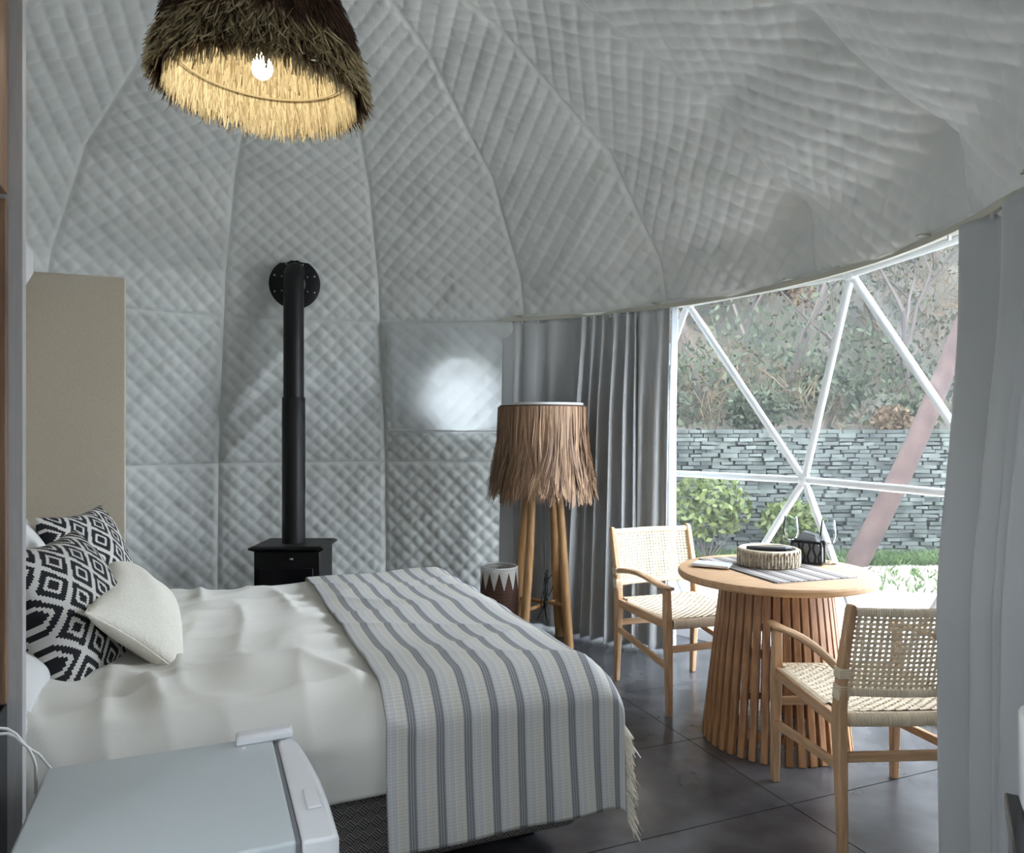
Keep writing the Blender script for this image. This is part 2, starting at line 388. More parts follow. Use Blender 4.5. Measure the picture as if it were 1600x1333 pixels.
def panel(name, a0, knots, parent, fine=True, hole=None, folds=(), bumps=(), seed=0, m=None, rs=(0, 1), inset=0., pitch=.112, sub=1., puff=.015):
    L = np.linalg.norm(np.diff(np.array(knots), axis=0), axis=1).sum()
    step = .0115 if fine else .2
    nt = int(L/step)+2; ns = int(1.05/step*sub)+2
    r, z, t = profile(knots, nt) if fine else profile(knots, max(nt, 8))
    nt = len(r)
    s = np.linspace(rs[0], rs[1], ns)
    A, B = math.radians(a0), math.radians(a0+DA)
    pa = np.stack((CX+r*math.sin(A), CY+r*math.cos(A), z), 1); pb = np.stack((CX+r*math.sin(B), CY+r*math.cos(B), z), 1)
    P = pa[:, None]*(1-s)[None, :, None]+pb[:, None]*s[None, :, None]
    dt, ds = np.gradient(P, axis=0), np.gradient(P, axis=1)
    N = np.cross(ds, dt); ln = np.linalg.norm(N, axis=2)[..., None]; N = N/np.maximum(ln, 1e-9)
    mid = np.array((CX, CY, 1.2)); sg = np.sign(((mid-P)*N).sum(2)); N = N*sg[..., None]
    n2 = np.stack((-np.gradient(z), np.gradient(r)), 1); n2 /= np.linalg.norm(n2, axis=1)[:, None]+1e-9; n2 *= np.sign(n2[:, :1]*-1+1e-12)
    ns_ = lambda q: np.stack((n2[:, 0]*math.sin(q), n2[:, 0]*math.cos(q), n2[:, 1]), 1)[:, None]
    ea = (1-sstep(0, .12, s))[None, :, None]; eb = sstep(.88, 1, s)[None, :, None]
    N = N*(1-ea-eb)+ns_(A)*ea+ns_(B)*eb; N /= np.maximum(np.linalg.norm(N, axis=2), 1e-9)[..., None]
    wdt = np.linalg.norm(pb-pa, axis=1)
    a = (s-.5)[None]*wdt[:, None]; bb = np.broadcast_to(t[:, None], a.shape)
    P0 = P.copy()
    off = np.full(a.shape, inset)
    if fine:
        aw = a+.006*wob(a, bb, seed+50, 5, 7); bw = bb+.006*wob(a, bb, seed+60, 5, 7)
        p = (aw+bw)/pitch; q = (aw-bw)/pitch
        h = (np.abs(np.sin(PI*p))*np.abs(np.sin(PI*q)))**.42
        edge = np.minimum(np.minimum(s-rs[0], rs[1]-s)[None]*wdt[:, None], np.minimum(t, t[-1]-t+.0)[:, None]+0*a)
        h = h*sstep(0, .03, edge)
        off = off+puff*h+.009*wob(a, bb, seed, 7, 9)*sstep(0, .12, edge)+.004*wob(a, bb, seed+9, 7, 28)*sstep(0, .05, edge)
        for (s0, z0, s1, z1, amp, wd) in folds:
            w0 = 1.0; x = (s[None]-s0)*w0+0*a; y = (z[:, None]-z0)+0*a
            dx, dy = (s1-s0)*w0, z1-z0; l = math.hypot(dx, dy); k = (x*dx+y*dy)/l/l; d = (x*dy-y*dx)/l
            off = off+amp*np.exp(-(d/wd)**2)*sstep(-.12, .12, k)*sstep(1.12, .9, k)*sstep(0, .05, edge)
        for (sb, zb, amp, rad) in bumps:
            d = np.hypot((s[None]-sb)*wdt[:, None], z[:, None]-zb); off = off+amp*np.exp(-(d/rad))
    P = P+N*off[..., None]
    keep = None
    if hole is not None:
        c = P0[:-1, :-1]; keep = np.linalg.norm(c-np.array(hole[:3]), axis=2) > hole[3]
    return grid(name, P, m or M['liner'], parent, keep=keep, angle=None)
ceiling = empty('ceiling', (0, 0, 0), kind='structure')
wall_back = empty('wall_back', (0, 0, 0), kind='structure')
PORT = None
for k in range(15):
    a0 = AZ0+DA*k; a0 = a0-360 if a0 > 180 else a0
    fine = -105 < a0 < 125
    up = UP
    bumps = []
    if a0 in (45., 69., 93.):                               # over the window the liner is tied to the frame hubs
        if a0 > 45: bumps.append((0., 2.40, -.09, .10))
        if a0 < 93: bumps.append((1., 2.40, -.09, .10))
    if fine: bumps += [(0., 2.86, -.02, .10), (1., 2.86, -.02, .10)]
    folds = [(1., 2.86, 0., 2.12, .012, .05)] if a0 == 21 else []
    panel('quilted_panel', a0, up, ceiling, fine, seed=k*7, bumps=bumps, folds=folds)
    window = 20 < a0 < 92
    entrance = 140 < a0 or a0 < -176
    if not window and not entrance:
        fine = -56 < a0 < 20
        P_ = (pol(10.2, 2.555, 1.615)); hole = None
        if a0 == -3: hole = (*P_, .27)
        fo = [(.48, 2.08, 0., 1.42, .045, .06), (.52, 1.72, 0., 1.14, .035, .06)] if a0 == -27 else ([(1.0, 1.95, .2, 1.12, .012, .07)] if a0 == -51 else [])
        panel('quilted_panel', a0, ROW2, wall_back, fine, hole=hole, seed=k*7+3, folds=fo)
        if a0 < 0 or a0 > 90: panel('quilted_panel', a0, ROW1, wall_back, fine, seed=k*7+5)
# porthole: round window in the shell, cloth flap hanging over it on the room side
pc = pol(10.2, 2.60, 1.615)
nrm = pol(10.2, 1)-np.array((CX, CY, 0)); 
w2 = empty('window_2', pc, -math.radians(10.2), kind='structure')
MB().lathe([(.245, 0), (.275, 0), (.275, .05), (.245, .05), (.245, 0)], 40).build('porthole_ring', M['alu'], w2).rotation_euler = (-PI/2+.27, 0, 0)
MB().lathe([(.001, .02), (.25, .02)], 40).build('porthole_pane', M['film'], w2).rotation_euler = (-PI/2+.27, 0, 0)
fl = [(2.80-.327*(z-1.10)/.99, z) for z in (1.33, 1.6, 2.085)]
panel('porthole_flap', AZ0, fl, wall_back, True, seed=99, m=M['liner_thin'], rs=(.06, .93), inset=.058, puff=.006)
hb = MB(); q0, q1 = pol(AZ0, 2.725, 1.335), pol(AZ0+DA, 2.725, 1.335); inn = (np.array((CX, CY, 1.335))-(q0+q1)/2); inn /= np.linalg.norm(inn)
hb.tube([q0*(1-s)+q1*s+inn*(.066+.004*math.sin(9*s))+np.array((0, 0, -.012*s)) for s in np.linspace(.06, .93, 20)], .006, 6); hb.build('flap_hem', M['liner'], wall_back)

# ------------------------------------------------------------------ entrance walls behind the camera
def wallbox(name, p, q, z0, z1, th=.06, m=None):
    p, q = np.array(p), np.array(q); d = (q-p)/np.linalg.norm(q-p); n = np.array((-d[1], d[0]))*th
    return tag(MB().poly(*prism([tuple(p), tuple(q), tuple(q+n), tuple(p+n)], z0, z1)).build(name, m or M['wall'], smooth=False), kind='structure')
e = lambda r, w: np.array((CX, CY))+ED*r+EP*w
wallbox('wall_left', e(2.75, 1.15), e(4.6, 1.15), 0, 2.55)
wallbox('wall_right', e(4.6, -1.15), e(2.75, -1.15), 0, 2.55)
wallbox('wall_front', e(4.6, 1.15), e(4.6, -1.15), 0, 2.55)
tag(MB().poly(*prism([tuple(e(2.3, 1.2)), tuple(e(4.65, 1.2)), tuple(e(4.65, -1.2)), tuple(e(2.3, -1.2))], 2.55, 2.6)).build('ceiling_entrance', M['wall'], smooth=False), kind='structure')
# ------------------------------------------------------------------ panoramic window
w1 = empty('window_1', (0, 0, 0), kind='structure')
T = {a: pol(a, 2.69, 2.13) for a in (21, 45, 69, 93)}
Md = {a: pol(a, 2.99, 1.045) for a in (9, 33, 57.5, 81, 105)}
Bt = {a: pol(a, 2.90, -.02) for a in (21, 45, 69, 93)}
def strut(p, q, r=.021):
    b = MB(); b.tube([p, p+(q-p)*.03, p+(q-p)*.06, q-(q-p)*.06, q-(q-p)*.03, q], [r*.5, r*.9, r, r, r*.9, r*.5], 12); b.build('strut', M['alu'], w1)
ms = [9, 33, 57.5, 81, 105]; ts = [21, 45, 69, 93]
for i, t in enumerate(ts):
    for mm in (ms[i], ms[i+1]): strut(T[t], Md[mm]); strut(Md[mm], Bt[t])
    if i < 3: strut(T[t], T[ts[i+1]]); strut(Bt[t], Bt[ts[i+1]], .02)
for i in range(4): strut(Md[ms[i]], Md[ms[i+1]])
for P_ in list(T.values())+list(Md.values()):
    MB().lathe([(.001, .035), (.03, .03), (.04, 0), (.03, -.03), (.001, -.035)], 12, c=P_).build('hub', M['alu'], w1)
def pane(*pts):
    pts = np.array([p+(p-np.array((CX, CY, 1.0)))*np.array((.012, .012, .0)) for p in pts])
    MB().poly(pts, [(0, 1, 2)]).build('pane', M['film'], w1, smooth=False)
for i, t in enumerate(ts):
    pane(Md[ms[i]], T[t], Md[ms[i+1]]); pane(Md[ms[i]], Bt[t], Md[ms[i+1]])
    if i < 3: pane(T[t], T[ts[i+1]], Md[ms[i+1]]); pane(Bt[t], Bt[ts[i+1]], Md[ms[i+1]])
b = MB(); rr = []
for a in np.linspace(20, 95, 50):
    c0 = pol(a, 2.84, 0); n = (c0-np.array((CX, CY, 0)))/2.84
    rr.append([c0+n*x+np.array((0, 0, z)) for x, z in ((-.03, 0), (.03, 0), (.03, .07), (-.03, .07))])
b.loft(rr); b.build('sill', M['white_pl'], w1, smooth=False)
b = MB(); rr = []                                           # soffit between the window top ring and the liner edge
for a in np.linspace(21, 94, 60):
    c0 = pol(a, 1, 0)-np.array((CX, CY, 0)); c0[2] = 0; o_ = np.array((CX, CY, 0))
    rr.append([o_+c0*2.425+(0, 0, 2.10), o_+c0*2.72+(0, 0, 2.16), o_+c0*2.72+(0, 0, 2.19), o_+c0*2.425+(0, 0, 2.115)])
b.loft(rr); b.build('soffit_strip', M['liner'], w1, smooth=False)
# ------------------------------------------------------------------ curtain rail
rail = empty('curtain_rail', pol(70, 2.43, 2.08), label='curved khaki curtain rail running along the top of the window', cat='curtain rail')
ro = np.array(rail.location)
b = MB(); rr = []
for a in np.linspace(17.5, 124, 90):
    c0 = pol(a, 1, 0)-np.array((CX, CY, 0)); o_ = np.array((CX, CY, 0))-ro
    rr.append([o_+c0*x+np.array((0, 0, z)) for x, z in ((2.418, 2.072), (2.442, 2.072), (2.442, 2.098), (2.418, 2.098))])
b.loft(rr); b.build('track', M['rail'], rail, smooth=False)
for a in (20.5, 44, 66, 88, 106):
    c0 = pol(a, 1, 0)-np.array((CX, CY, 0)); p = np.array((CX, CY, 0))-ro+c0*2.43
    MB().bar(p+c0*-.05+(0, 0, 2.104), p+c0*.06+(0, 0, 2.104), .03, .008, (c0[1], -c0[0], 0)).build('bracket', M['rail'], rail, smooth=False)
for a in list(np.linspace(18.3, 29, 5))+list(np.linspace(31, 39, 11))+list(np.linspace(40, 46, 3))+list(np.linspace(91, 116, 12)):
    c0 = pol(a, 2.43, 2.065)-ro
    MB().box(c0, (.009, .009, .022)).build('glider', M['white_pl'], rail, smooth=False)

# ------------------------------------------------------------------ curtains
def curtain(label, a0, a1, nfold, amp, seed, z1=2.071, z0=.03, r0=2.42, lining=False, spread=(0, 0), topamp=.35, group=None, lean=0., hemw=True, profile=None):
    n = int(nfold*22); k = 60
    s = np.linspace(0, 1, n); t = np.linspace(0, 1, k)          # t 0 at the top
    r_ = np.random.default_rng(seed)
    ph = 2*PI*nfold*s+.9*np.interp(s, np.linspace(0, 1, 9), r_.normal(size=9))
    am = amp*np.interp(s, np.linspace(0, 1, int(nfold)+3), r_.uniform(.55, 1.25, int(nfold)+3))
    P = np.zeros((k, n, 3))
    for i, tt in enumerate(t):
        g_ = topamp+(1-topamp)*sstep(0, .35, tt)
        wv = np.sin(ph+.35*math.sin(2.3*tt+seed)*np.sin(5*s+seed)); wv = np.sign(wv)*np.abs(wv)**.75
        dr = am*g_*wv+amp*.25*tt*np.sin(PI*nfold*s*1.27+seed+tt)
        tq = sstep(0, .62, tt) if lean > .15 else tt; az = a0+(a1-a0)*s+spread[0]*tq*(1-s)+spread[1]*tq*s
        sk = np.cos(ph)*am*g_*.5/2.4*57.3*.45
        az = az+sk
        rad = r0-(lean*sstep(0, .62, tt)*(1-.9*s) if lean > .15 else lean*tt)-dr
        a = np.radians(az)
        P[i, :, 0] = CX+rad*np.sin(a); P[i, :, 1] = CY+rad*np.cos(a); P[i, :, 2] = z1+(z0-z1)*tt
    base = pol((a0+a1)/2, r0, 0)
    root = empty('curtain', base, label=label, cat='curtain', group=group)
    grid('drape', P-base, M['curtain'], root, solid=.006)
    if lining:
        Q = P[:, -8:].copy(); c = np.array((CX, CY, 0)); o_ = (Q-c)*np.array((1, 1, 0)); l = np.linalg.norm(o_, axis=2)[..., None]
        tg = np.stack((o_[..., 1], -o_[..., 0], 0*o_[..., 0]), 2)/l
        Q = np.stack([P[:, -1]+(o_[:, -1]/l[:, -1])*.04*x+tg[:, -1]*(.045*x*np.linspace(.4, 1, k)[:, None]+.01) for x in np.linspace(0, 1, 6)], 1)
        grid('lining', Q-base, M['lining'], root, solid=.003, label='white lining edge')
    hb = MB(); hb.tube(P[-1]-base, .006, 5); hb.build('hem', M['lining'], root)
    return root
curtain('grey curtain with pinch pleats, flat part behind the raffia floor lamp', 17.8, 32, 4, .022, 3, lean=-.02, spread=(-1, 0), r0=2.43)
curtain('grey curtain bunched in tight folds between floor lamp and window', 31, 40.5, 5, .06, 5, lean=.10, topamp=.5, spread=(-1.5, 1))
curtain('grey curtain panel with white lining edge, hanging directly at the left side of the window', 40.5, 46.3, 2, .045, 8, lining=True, lean=.06)
curtain('wide grey curtain on the right edge of the window, in front of everything there', 94.0, 124, 5.6, .06, 14, lean=.23, spread=(15, 1), topamp=.45)

# ------------------------------------------------------------------ alcove: partitions, head wall, cabinet
def uvbox(name, u0, u1, v0, v1, z0, z1, m, parent=None, bevel=0, kind=None, label=None):
    b = MB(); b.box(((u0+u1)/2, (v0+v1)/2, (z0+z1)/2), (u1-u0, v1-v0, z1-z0))
    o = b.build(name, m, parent, smooth=bool(bevel), bevel=bevel, kind=kind, label=label)
    if parent is None: o.rotation_euler = (0, 0, RA)
    return o
uvbox('wall_partition', -2.0, -.374, 2.03, 2.07, 0, 2.62, M['part_grey'], kind='structure')
uvbox('wall_alcove', -1.6, -.322, 3.97, 4.01, 0, 2.055, M['beige'], bevel=.004, kind='structure')
uvbox('wall_head', -.95, -.91, 2.075, 3.965, 0, 2.35, M['beige'], kind='structure')
ac = empty('air_conditioner', uv(-.897, 3.45, 1.92), RA, 'white wall air conditioner above the bed head, mostly behind the partition', 'air conditioner')
b = MB(); b.loft([[(0, y, 0), (.12, y, -.005), (.20, y, .03), (.235, y, .10), (.235, y, .19), (.20, y, .235), (0, y, .24)] for y in (-.4, .375)])
b.build('housing', M['white_pl'], ac, bevel=.012); MB().box((.17, -.01, .012), (.06, .62, .01)).build('louvre', M['white_pl'], ac)
cab = empty('wardrobe', uv(-.40, 1.6, 0), RA, 'brown wood wardrobe unit at the left edge, with open niche over a black base', 'wardrobe')
def cb(name, u0, u1, v0, v1, z0, z1, m, bevel=.002, label=None):
    b = MB(); b.box(((u0+u1)/2, (v0+v1)/2, (z0+z1)/2), (u1-u0, v1-v0, z1-z0)); return b.build(name, m, cab, bevel=bevel, label=label)
cb('upper_door', -.02, 0, -.18, .425, 1.885, 2.6, M['wood_dk'])
cb('upper_box', -.45, -.024, -.18, .425, 1.87, 2.6, M['wood_dk'])
cb('side_panel', -.45, 0, .40, .425, .74, 1.87, M['wood_dk']); cb('side_panel', -.45, 0, -.18, -.155, .74, 1.87, M['wood_dk'])
cb('back_panel', -.45, -.43, -.155, .40, .74, 1.87, M['wood_dk'])
cb('base_unit', -.45, -.002, -.18, .425, .0, .735, M['black_gloss'], label='black base unit')

# ------------------------------------------------------------------ bed
BED_Z = .60
bed = empty('bed', uv(.1, 3.0, 0), RA, 'double bed with grey basket-weave base, head in the alcove', 'bed')
U0, U1, V0, V1 = -.895, 1.15, 2.20, 3.80
def bedgrid_box(name, u0, u1, v0, v1, z0, z1, m):
    b = MB(); b.box(((u0+u1)/2-.1, (v0+v1)/2-3.0, (z0+z1)/2), (u1-u0, v1-v0, z1-z0)); o = b.build(name, m, bed, bevel=.02, seg=3)
    me = o.data; l = me.uv_layers.new(name='UVMap')
    for p in me.polygons:
        for li in p.loop_indices:
            c = me.vertices[me.loops[li].vertex_index].co; l.data[li].uv = (c.x+c.y, c.z)
    return o
bedgrid_box('bed_base', U0, U1-.02, V0, V1, .07, .34, M['base'])
bedgrid_box('mattress', U0, U1-.02, V0+.02, V1-.02, .34, .55, M['pillow'])
for x in (-.85, .9):
    for y in (-.65, .65): MB().box((x, y, .035), (.06, .06, .07)).build('leg', M['black'], bed)
def drape(c, lo, hi, rho):                                  # cloth coordinate -> position and drop
    arc = rho*PI/2
    def one(over):                                          # over >0 beyond edge start
        th = np.clip(over/rho, 0, PI/2); x = rho*np.sin(th); d = rho*(1-np.cos(th)); ex = np.clip(over-arc, 0, None)
        return x, d+ex
    xo, do = one(np.clip(c-(hi-rho), 0, None)); xi, di = one(np.clip((lo+rho)-c, 0, None))
    return np.clip(c, lo+rho, hi-rho)+xo-xi, do+di
def cloth(name, a, b, lo_u, hi_u, lo_v, hi_v, ztop, rho, off, m, parent, wrinkle, solid, zmin=.05, uvs=False, root=None, hem=None, flare=0.):
    A, B = np.meshgrid(a, b)
    pu, du = drape(A, lo_u, hi_u, rho); pv, dv = drape(B, lo_v, hi_v, rho)
    d = np.sqrt(du*du+dv*dv)
    z = ztop-d
    w = wrinkle(A, B, du, dv)
    top = np.exp(-(d/.06))
    z = np.maximum(z+off+w*top, zmin+0*A if hem is None else hem(A, B))
    pv = pv-(off+w)*(dv > .02)*np.sign(hi_v+lo_v-2*B)*-1*-1*sstep(.02, .12, dv)
    pu = pu+(off+w)*sstep(.02, .12, du)*np.sign(2*A-lo_u-hi_u)
    pv = pv-flare*sstep(.1, .55, dv)*(B < (lo_v+hi_v)/2)
    P = np.stack((pu, pv, z), 2)
    o = grid(name, P-np.array(root), m, parent, UV=np.stack((A, B), 2) if uvs else None, solid=solid)
    return P, o
duv = empty('duvet', uv(.1, 3.0, .6), RA, 'rumpled white duvet spread over the bed', 'duvet')
def wr(A, B, du, dv):
    r = np.abs(wob(A*1.0, B*.35, 3, 6, 19)); s = np.abs(wob(A*.5, B*1.2, 8, 6, 11))
    rip = .017*(1-r)**2+.015*(1-s)**2+.007*wob(A, B, 4, 6, 5)
    near = np.exp(-((B-2.35)/.22)**2)*sstep(.52, .36, A); rip = rip+near*.036*(1-np.abs(wob(A*1.3+B*.4, B*.3, 12, 5, 15)))**2
    rip = rip*(1-.8*sstep(.40, .52, A)); side = sstep(.03, .2, dv); return rip*(1-side*.6)+side*.010*wob(A*1.0, B*.6, 21, 5, 14)
hemz = lambda A, B: .292+.05*sstep(-.2, .6, A)*0+.012*wob(A, B*0, 31, 3, 4)
cloth('cover', np.linspace(-.89, 1.10+.33, 240), np.linspace(2.2-.30, 3.8+.28, 200), U0, U1+.03, V0-.06, V1+.04, .585, .085, .018, M['duvet'], duv, wr, .012, root=(.1, 3.0, .6), hem=hemz)
th = empty('throw_blanket', uv(.85, 3.0, .62), RA, 'striped grey and beige throw across the foot of the bed', 'blanket')
def wt(A, B, du, dv):
    side = sstep(.03, .25, dv)
    return .005*wob(A, B, 41, 6, 7)+.010*(1-np.abs(wob(A*.6+B*.5, B*.8-A*.4, 44, 4, 9)))**4*(1-side)+side*.016*wob(A*1.0, B*.25, 47, 4, 13)*sstep(.1, .5, dv)
hemt = lambda A, B: .045+.05*sstep(1.0, .5, A)+0*A+.010*wob(A, 0*A, 71, 3, 9)
ta = np.linspace(.475, 1.15+.20, 120); tb = np.linspace(2.2-.50, 3.8+.12, 240)
P, _ = cloth('cloth', ta, tb, U0, U1+.04, V0-.095, V1+.04, .60, .095, .032, M['throw'], th, wt, .008, uvs=True, root=(.85, 3.0, .62), hem=hemt, flare=.035)
E = P[:, -1]-np.array((.85, 3.0, .62)); idx = np.linspace(0, len(E)-1, 1700).astype(int)
n = len(idx); f0 = E[idx]+rng.normal(0, .004, (n, 3)); dirs = np.stack((np.full(n, .6), rng.normal(-.25, .45, n), rng.normal(-.55, .25, n)), 1)
ln = rng.uniform(.022, .042, n)
tt = np.linspace(0, 1, 4)[None, :, None]
FP = f0[:, None]+dirs[:, None]*ln[:, None, None]*tt+np.array((0, 0, -.02))*tt**2
MB().ribbons(FP, np.array([.004, .005, .005, .003]), rng.uniform(0, 1, n)).build('fringe', M['fringe'], th, kind='stuff')

# ------------------------------------------------------------------ pillows and cushions
def cushion(name, label, cat, c, ax, ay, w, h, T_, m, group=None, n=56, pinch=.10, seed=1, seam=True):
    ax = np.array(ax, float); ax /= np.linalg.norm(ax); ay = np.array(ay, float); ay -= ax*np.dot(ax, ay); ay /= np.linalg.norm(ay); nz = np.cross(ax, ay)
    g_ = np.sin(np.linspace(-PI/2, PI/2, n)); X, Y = np.meshgrid(g_, g_)
    px = X*(1-pinch*(1-np.abs(Y)**1.5)*np.abs(X)**2); py = Y*(1-pinch*(1-np.abs(X)**1.5)*np.abs(Y)**2)
    t = T_/2*np.clip((1-X**2), 0, 1)**.42*np.clip((1-Y**2), 0, 1)**.42*(1-.10*np.hypot(X, Y))
    t = t+.006*wob(X, Y, seed, 6, 5)*np.clip((1-X**2)*(1-Y**2), 0, 1)**.5
    V = []; F = []; UVs = []
    root = empty(name, c, 0, label, cat, group)
    me = bpy.data.meshes.new('cover')
    for sgn in (1, -1):
        P = px[..., None]*ax*w/2+py[..., None]*ay*h/2+nz*(sgn*t)[..., None]
        o = len(V)*n*n; V.append(P.reshape(-1, 3)); UVs.append(np.stack((X*.5+.5, Y*.5+.5), 2).reshape(-1, 2))
        i, j = np.meshgrid(np.arange(n-1), np.arange(n-1)); q = np.stack((j*n+i, j*n+i+1, (j+1)*n+i+1, (j+1)*n+i), -1).reshape(-1, 4)+o
        F += (q if sgn > 0 else q[:, ::-1]).tolist()
    me.from_pydata(np.concatenate(V).tolist(), [], F); me.update()
    l = me.uv_layers.new(name='UVMap'); vi = np.empty(len(me.loops), int); me.loops.foreach_get('vertex_index', vi)
    l.data.foreach_set('uv', np.concatenate(UVs)[vi].astype(np.float32).ravel())
    bm = bmesh.new(); bm.from_mesh(me); bmesh.ops.remove_doubles(bm, verts=bm.verts, dist=.0004); bm.to_mesh(me); bm.free()
    link('cover', me, m, root, True, angle=None)
    if seam:
        k = np.concatenate([np.arange(n), np.arange(n)*n+n-1, np.arange(n)[::-1]+n*(n-1), np.arange(n)[::-1]*n])
        E_ = (px[..., None]*ax*w/2+py[..., None]*ay*h/2).reshape(-1, 3)[k]
        MB().tube(E_[::2], .004, 5).build('piping', m if m != M['ikat'] else M['black'], root)
    return root
U = lambda u, v, z: uv(u, v, z)
def lean(normal_az, tilt):                                  # width axis, height axis of a cushion leaning back
    a = math.radians(normal_az); nrm_ = np.array((math.sin(a), math.cos(a), 0)); side = np.array((-nrm_[1], nrm_[0], 0))
    return side, np.array((0, 0, 1))*math.cos(math.radians(tilt))-nrm_*math.sin(math.radians(tilt))
ax, ay = lean(84, 24)
cushion('cushion', 'front black and white diamond-pattern cushion, nearest the bed edge', 'cushion', at(112, 958, 2.42), ax, ay, .50, .51, .25, M['ikat'], 'patterned cushions', seed=3, seam=False)
ax, ay = lean(88, 22)
cushion('cushion', 'rear black and white diamond-pattern cushion, half hidden by the front one', 'cushion', at(148, 892, 2.95), ax, ay, .46, .50, .22, M['ikat'], 'patterned cushions', seed=5, seam=False)
cushion('lumbar_cushion', 'long cream boucle lumbar cushion lying on the duvet', 'cushion', U(-.20, 3.03, .715), U(-.05, 1, .03), U(-.72, 0, .62), .98, .35, .17, M['cream'], seed=8)
cushion('pillow', 'white pillow lying low on the sheet behind the front patterned cushion', 'pillow', U(-.575, 2.40, .69), U(0, 1, 0), U(-.9, 0, .35), .55, .40, .17, M['pillow'], 'white bed pillows', seed=9)
cushion('pillow', 'white pillow propped upright against the head wall, only its top showing', 'pillow', U(-.56, 3.05, .83), U(0, 1, 0), U(-.35, 0, 1), .62, .46, .18, M['pillow'], 'white bed pillows', seed=11)

# ------------------------------------------------------------------ stove
SX, SY = -1.42, 4.97
st = empty('wood_stove', (SX, SY, 0), 0, 'black wood stove with tall flue pipe, behind the bed', 'stove')
MB().box((0, 0, .33), (.415, .34, .48)).build('firebox', M['black'], st, bevel=.006)
b = MB(); b.loft([[(x*.205, y*.17, .57) for x, y in ((-1, -1), (1, -1), (1, 1), (-1, 1))], [(x*.235, y*.20, .585) for x, y in ((-1, -1), (1, -1), (1, 1), (-1, 1))], [(x*.235, y*.20, .595) for x, y in ((-1, -1), (1, -1), (1, 1), (-1, 1))], [(x*.215, y*.18, .605) for x, y in ((-1, -1), (1, -1), (1, 1), (-1, 1))]])
b.build('top_plate', M['black'], st, smooth=False)
MB().box((0, -.178, .30), (.34, .016, .34)).build('door', M['black_gloss'], st, bevel=.004)
kb = MB().lathe([(.001, .0), (.012, 0), (.014, .012), (.009, .02), (.001, .021)], 16).build('damper_knob', M['chrome'], st, loc=(.03, -.171, .525)); kb.rotation_euler = (PI/2, 0, 0)
for x in (-.17, .17):
    for y in (-.13, .13): MB().bar((x, y, .10), (x*1.08, y*1.08, 0), .04, .04).build('leg', M['black'], st)
PXo = -.005
MB().lathe([(.074, .60), (.074, 1.545), (.072, 1.55), (.068, 1.55)], 32, c=(PXo, 0, 0)).build('lower_flue', M['black'], st)
b = MB(); b.tube([(PXo, 0, 1.54), (PXo, 0, 1.9), (PXo, 0, 2.29), (PXo, .004, 2.335), (PXo-.003, .022, 2.365), (PXo-.008, .06, 2.38), (PXo-.05, .25, 2.40)], .0655, 32); b.build('upper_flue', M['black'], st)
fl_ = empty('wall_collar', (-.028, .165, 2.316), 0); bpy.data.objects.remove(fl_)
b = MB(); b.lathe([(.07, .012), (.155, .012), (.165, .006), (.165, 0), (.07, 0)], 48)
col_ = b.build('wall_collar', M['black'], st, loc=(-.022, .085, 2.305)); col_.rotation_euler = (PI/2+.06, 0, .22)
for k in range(8):
    a = PI/8+k*PI/4
    MB().lathe([(.001, .006), (.005, .004), (.006, 0)], 8, c=(.138*math.cos(a), .138*math.sin(a), .012)).build('screw', M['screw'], col_)
for k in range(6):
    a = PI/6+k*PI/3
    MB().lathe([(.001, .006), (.004, .004), (.005, 0)], 8, c=(.095*math.cos(a), .095*math.sin(a), .012)).build('screw', M['screw'], col_)

# ------------------------------------------------------------------ pendant lamp
PC = np.array((-.82, 2.5, 2.462))
pd = empty('pendant_lamp', PC, 0, 'raffia pendant lamp with dark thatched outside and lit straw inside', 'pendant lamp')
tilt = np.array((-.04, 0))
def shade_r(h): return np.interp(h, [0, .10, .22, .33, .42, .47], [.310, .298, .268, .216, .135, .05])
def strands(n, h0, h1, l0, l1, dr, out, seed, jit):
    r = np.random.default_rng(seed); a = r.uniform(0, 2*PI, n); h = r.uniform(h0, h1, n); l = np.minimum(r.uniform(l0, l1, n), h+r.uniform(.0, 1., n)**2*.06)
    k = 4; t = np.linspace(0, 1, k)
    H = h[:, None]-l[:, None]*t[None]
    R = np.where(H > 0, shade_r(np.clip(H, 0, .47)), .310+.10*(-H))+dr+out[0]+(out[1]*r.uniform(.2, 1.3, n))[:, None]*t[None]**1.5
    A = a[:, None]+(r.normal(0, jit, n))[:, None]*t[None]
    x, y = R*np.cos(A), R*np.sin(A); z = H-.055*x/.35*0
    return np.stack((x, y, H-.02*x/.35), 2), r.uniform(0, 1, n)
P, t_ = strands(5200, .05, .42, .10, .17, -.012, (0, 0.004), 1, .05)
P2, t2 = strands(1500, .05, .11, .12, .17, -.012, (0, .0), 2, .04)
MB().ribbons(P, np.array([.0042, .0042, .0038, .002]), t_, wdir=np.dstack((P[..., 0], P[..., 1], 0*P[..., 0]))).ribbons(P2, np.array([.006, .006, .005, .003]), t2, wdir=np.dstack((P2[..., 0], P2[..., 1], 0*P2[..., 0]))).build('inner_straw', M['straw'], pd, smooth=False, kind='stuff')
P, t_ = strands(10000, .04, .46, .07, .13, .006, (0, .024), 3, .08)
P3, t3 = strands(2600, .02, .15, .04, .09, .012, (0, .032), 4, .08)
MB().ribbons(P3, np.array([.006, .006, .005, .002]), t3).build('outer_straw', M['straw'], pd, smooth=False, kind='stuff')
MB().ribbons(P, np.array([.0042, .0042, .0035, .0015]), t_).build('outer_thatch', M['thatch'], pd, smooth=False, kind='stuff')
b = MB(); b.lathe([(shade_r(h)-.002, h) for h in np.linspace(.03, .47, 16)], 48); b.build('shade_body', M['thatch'], pd)
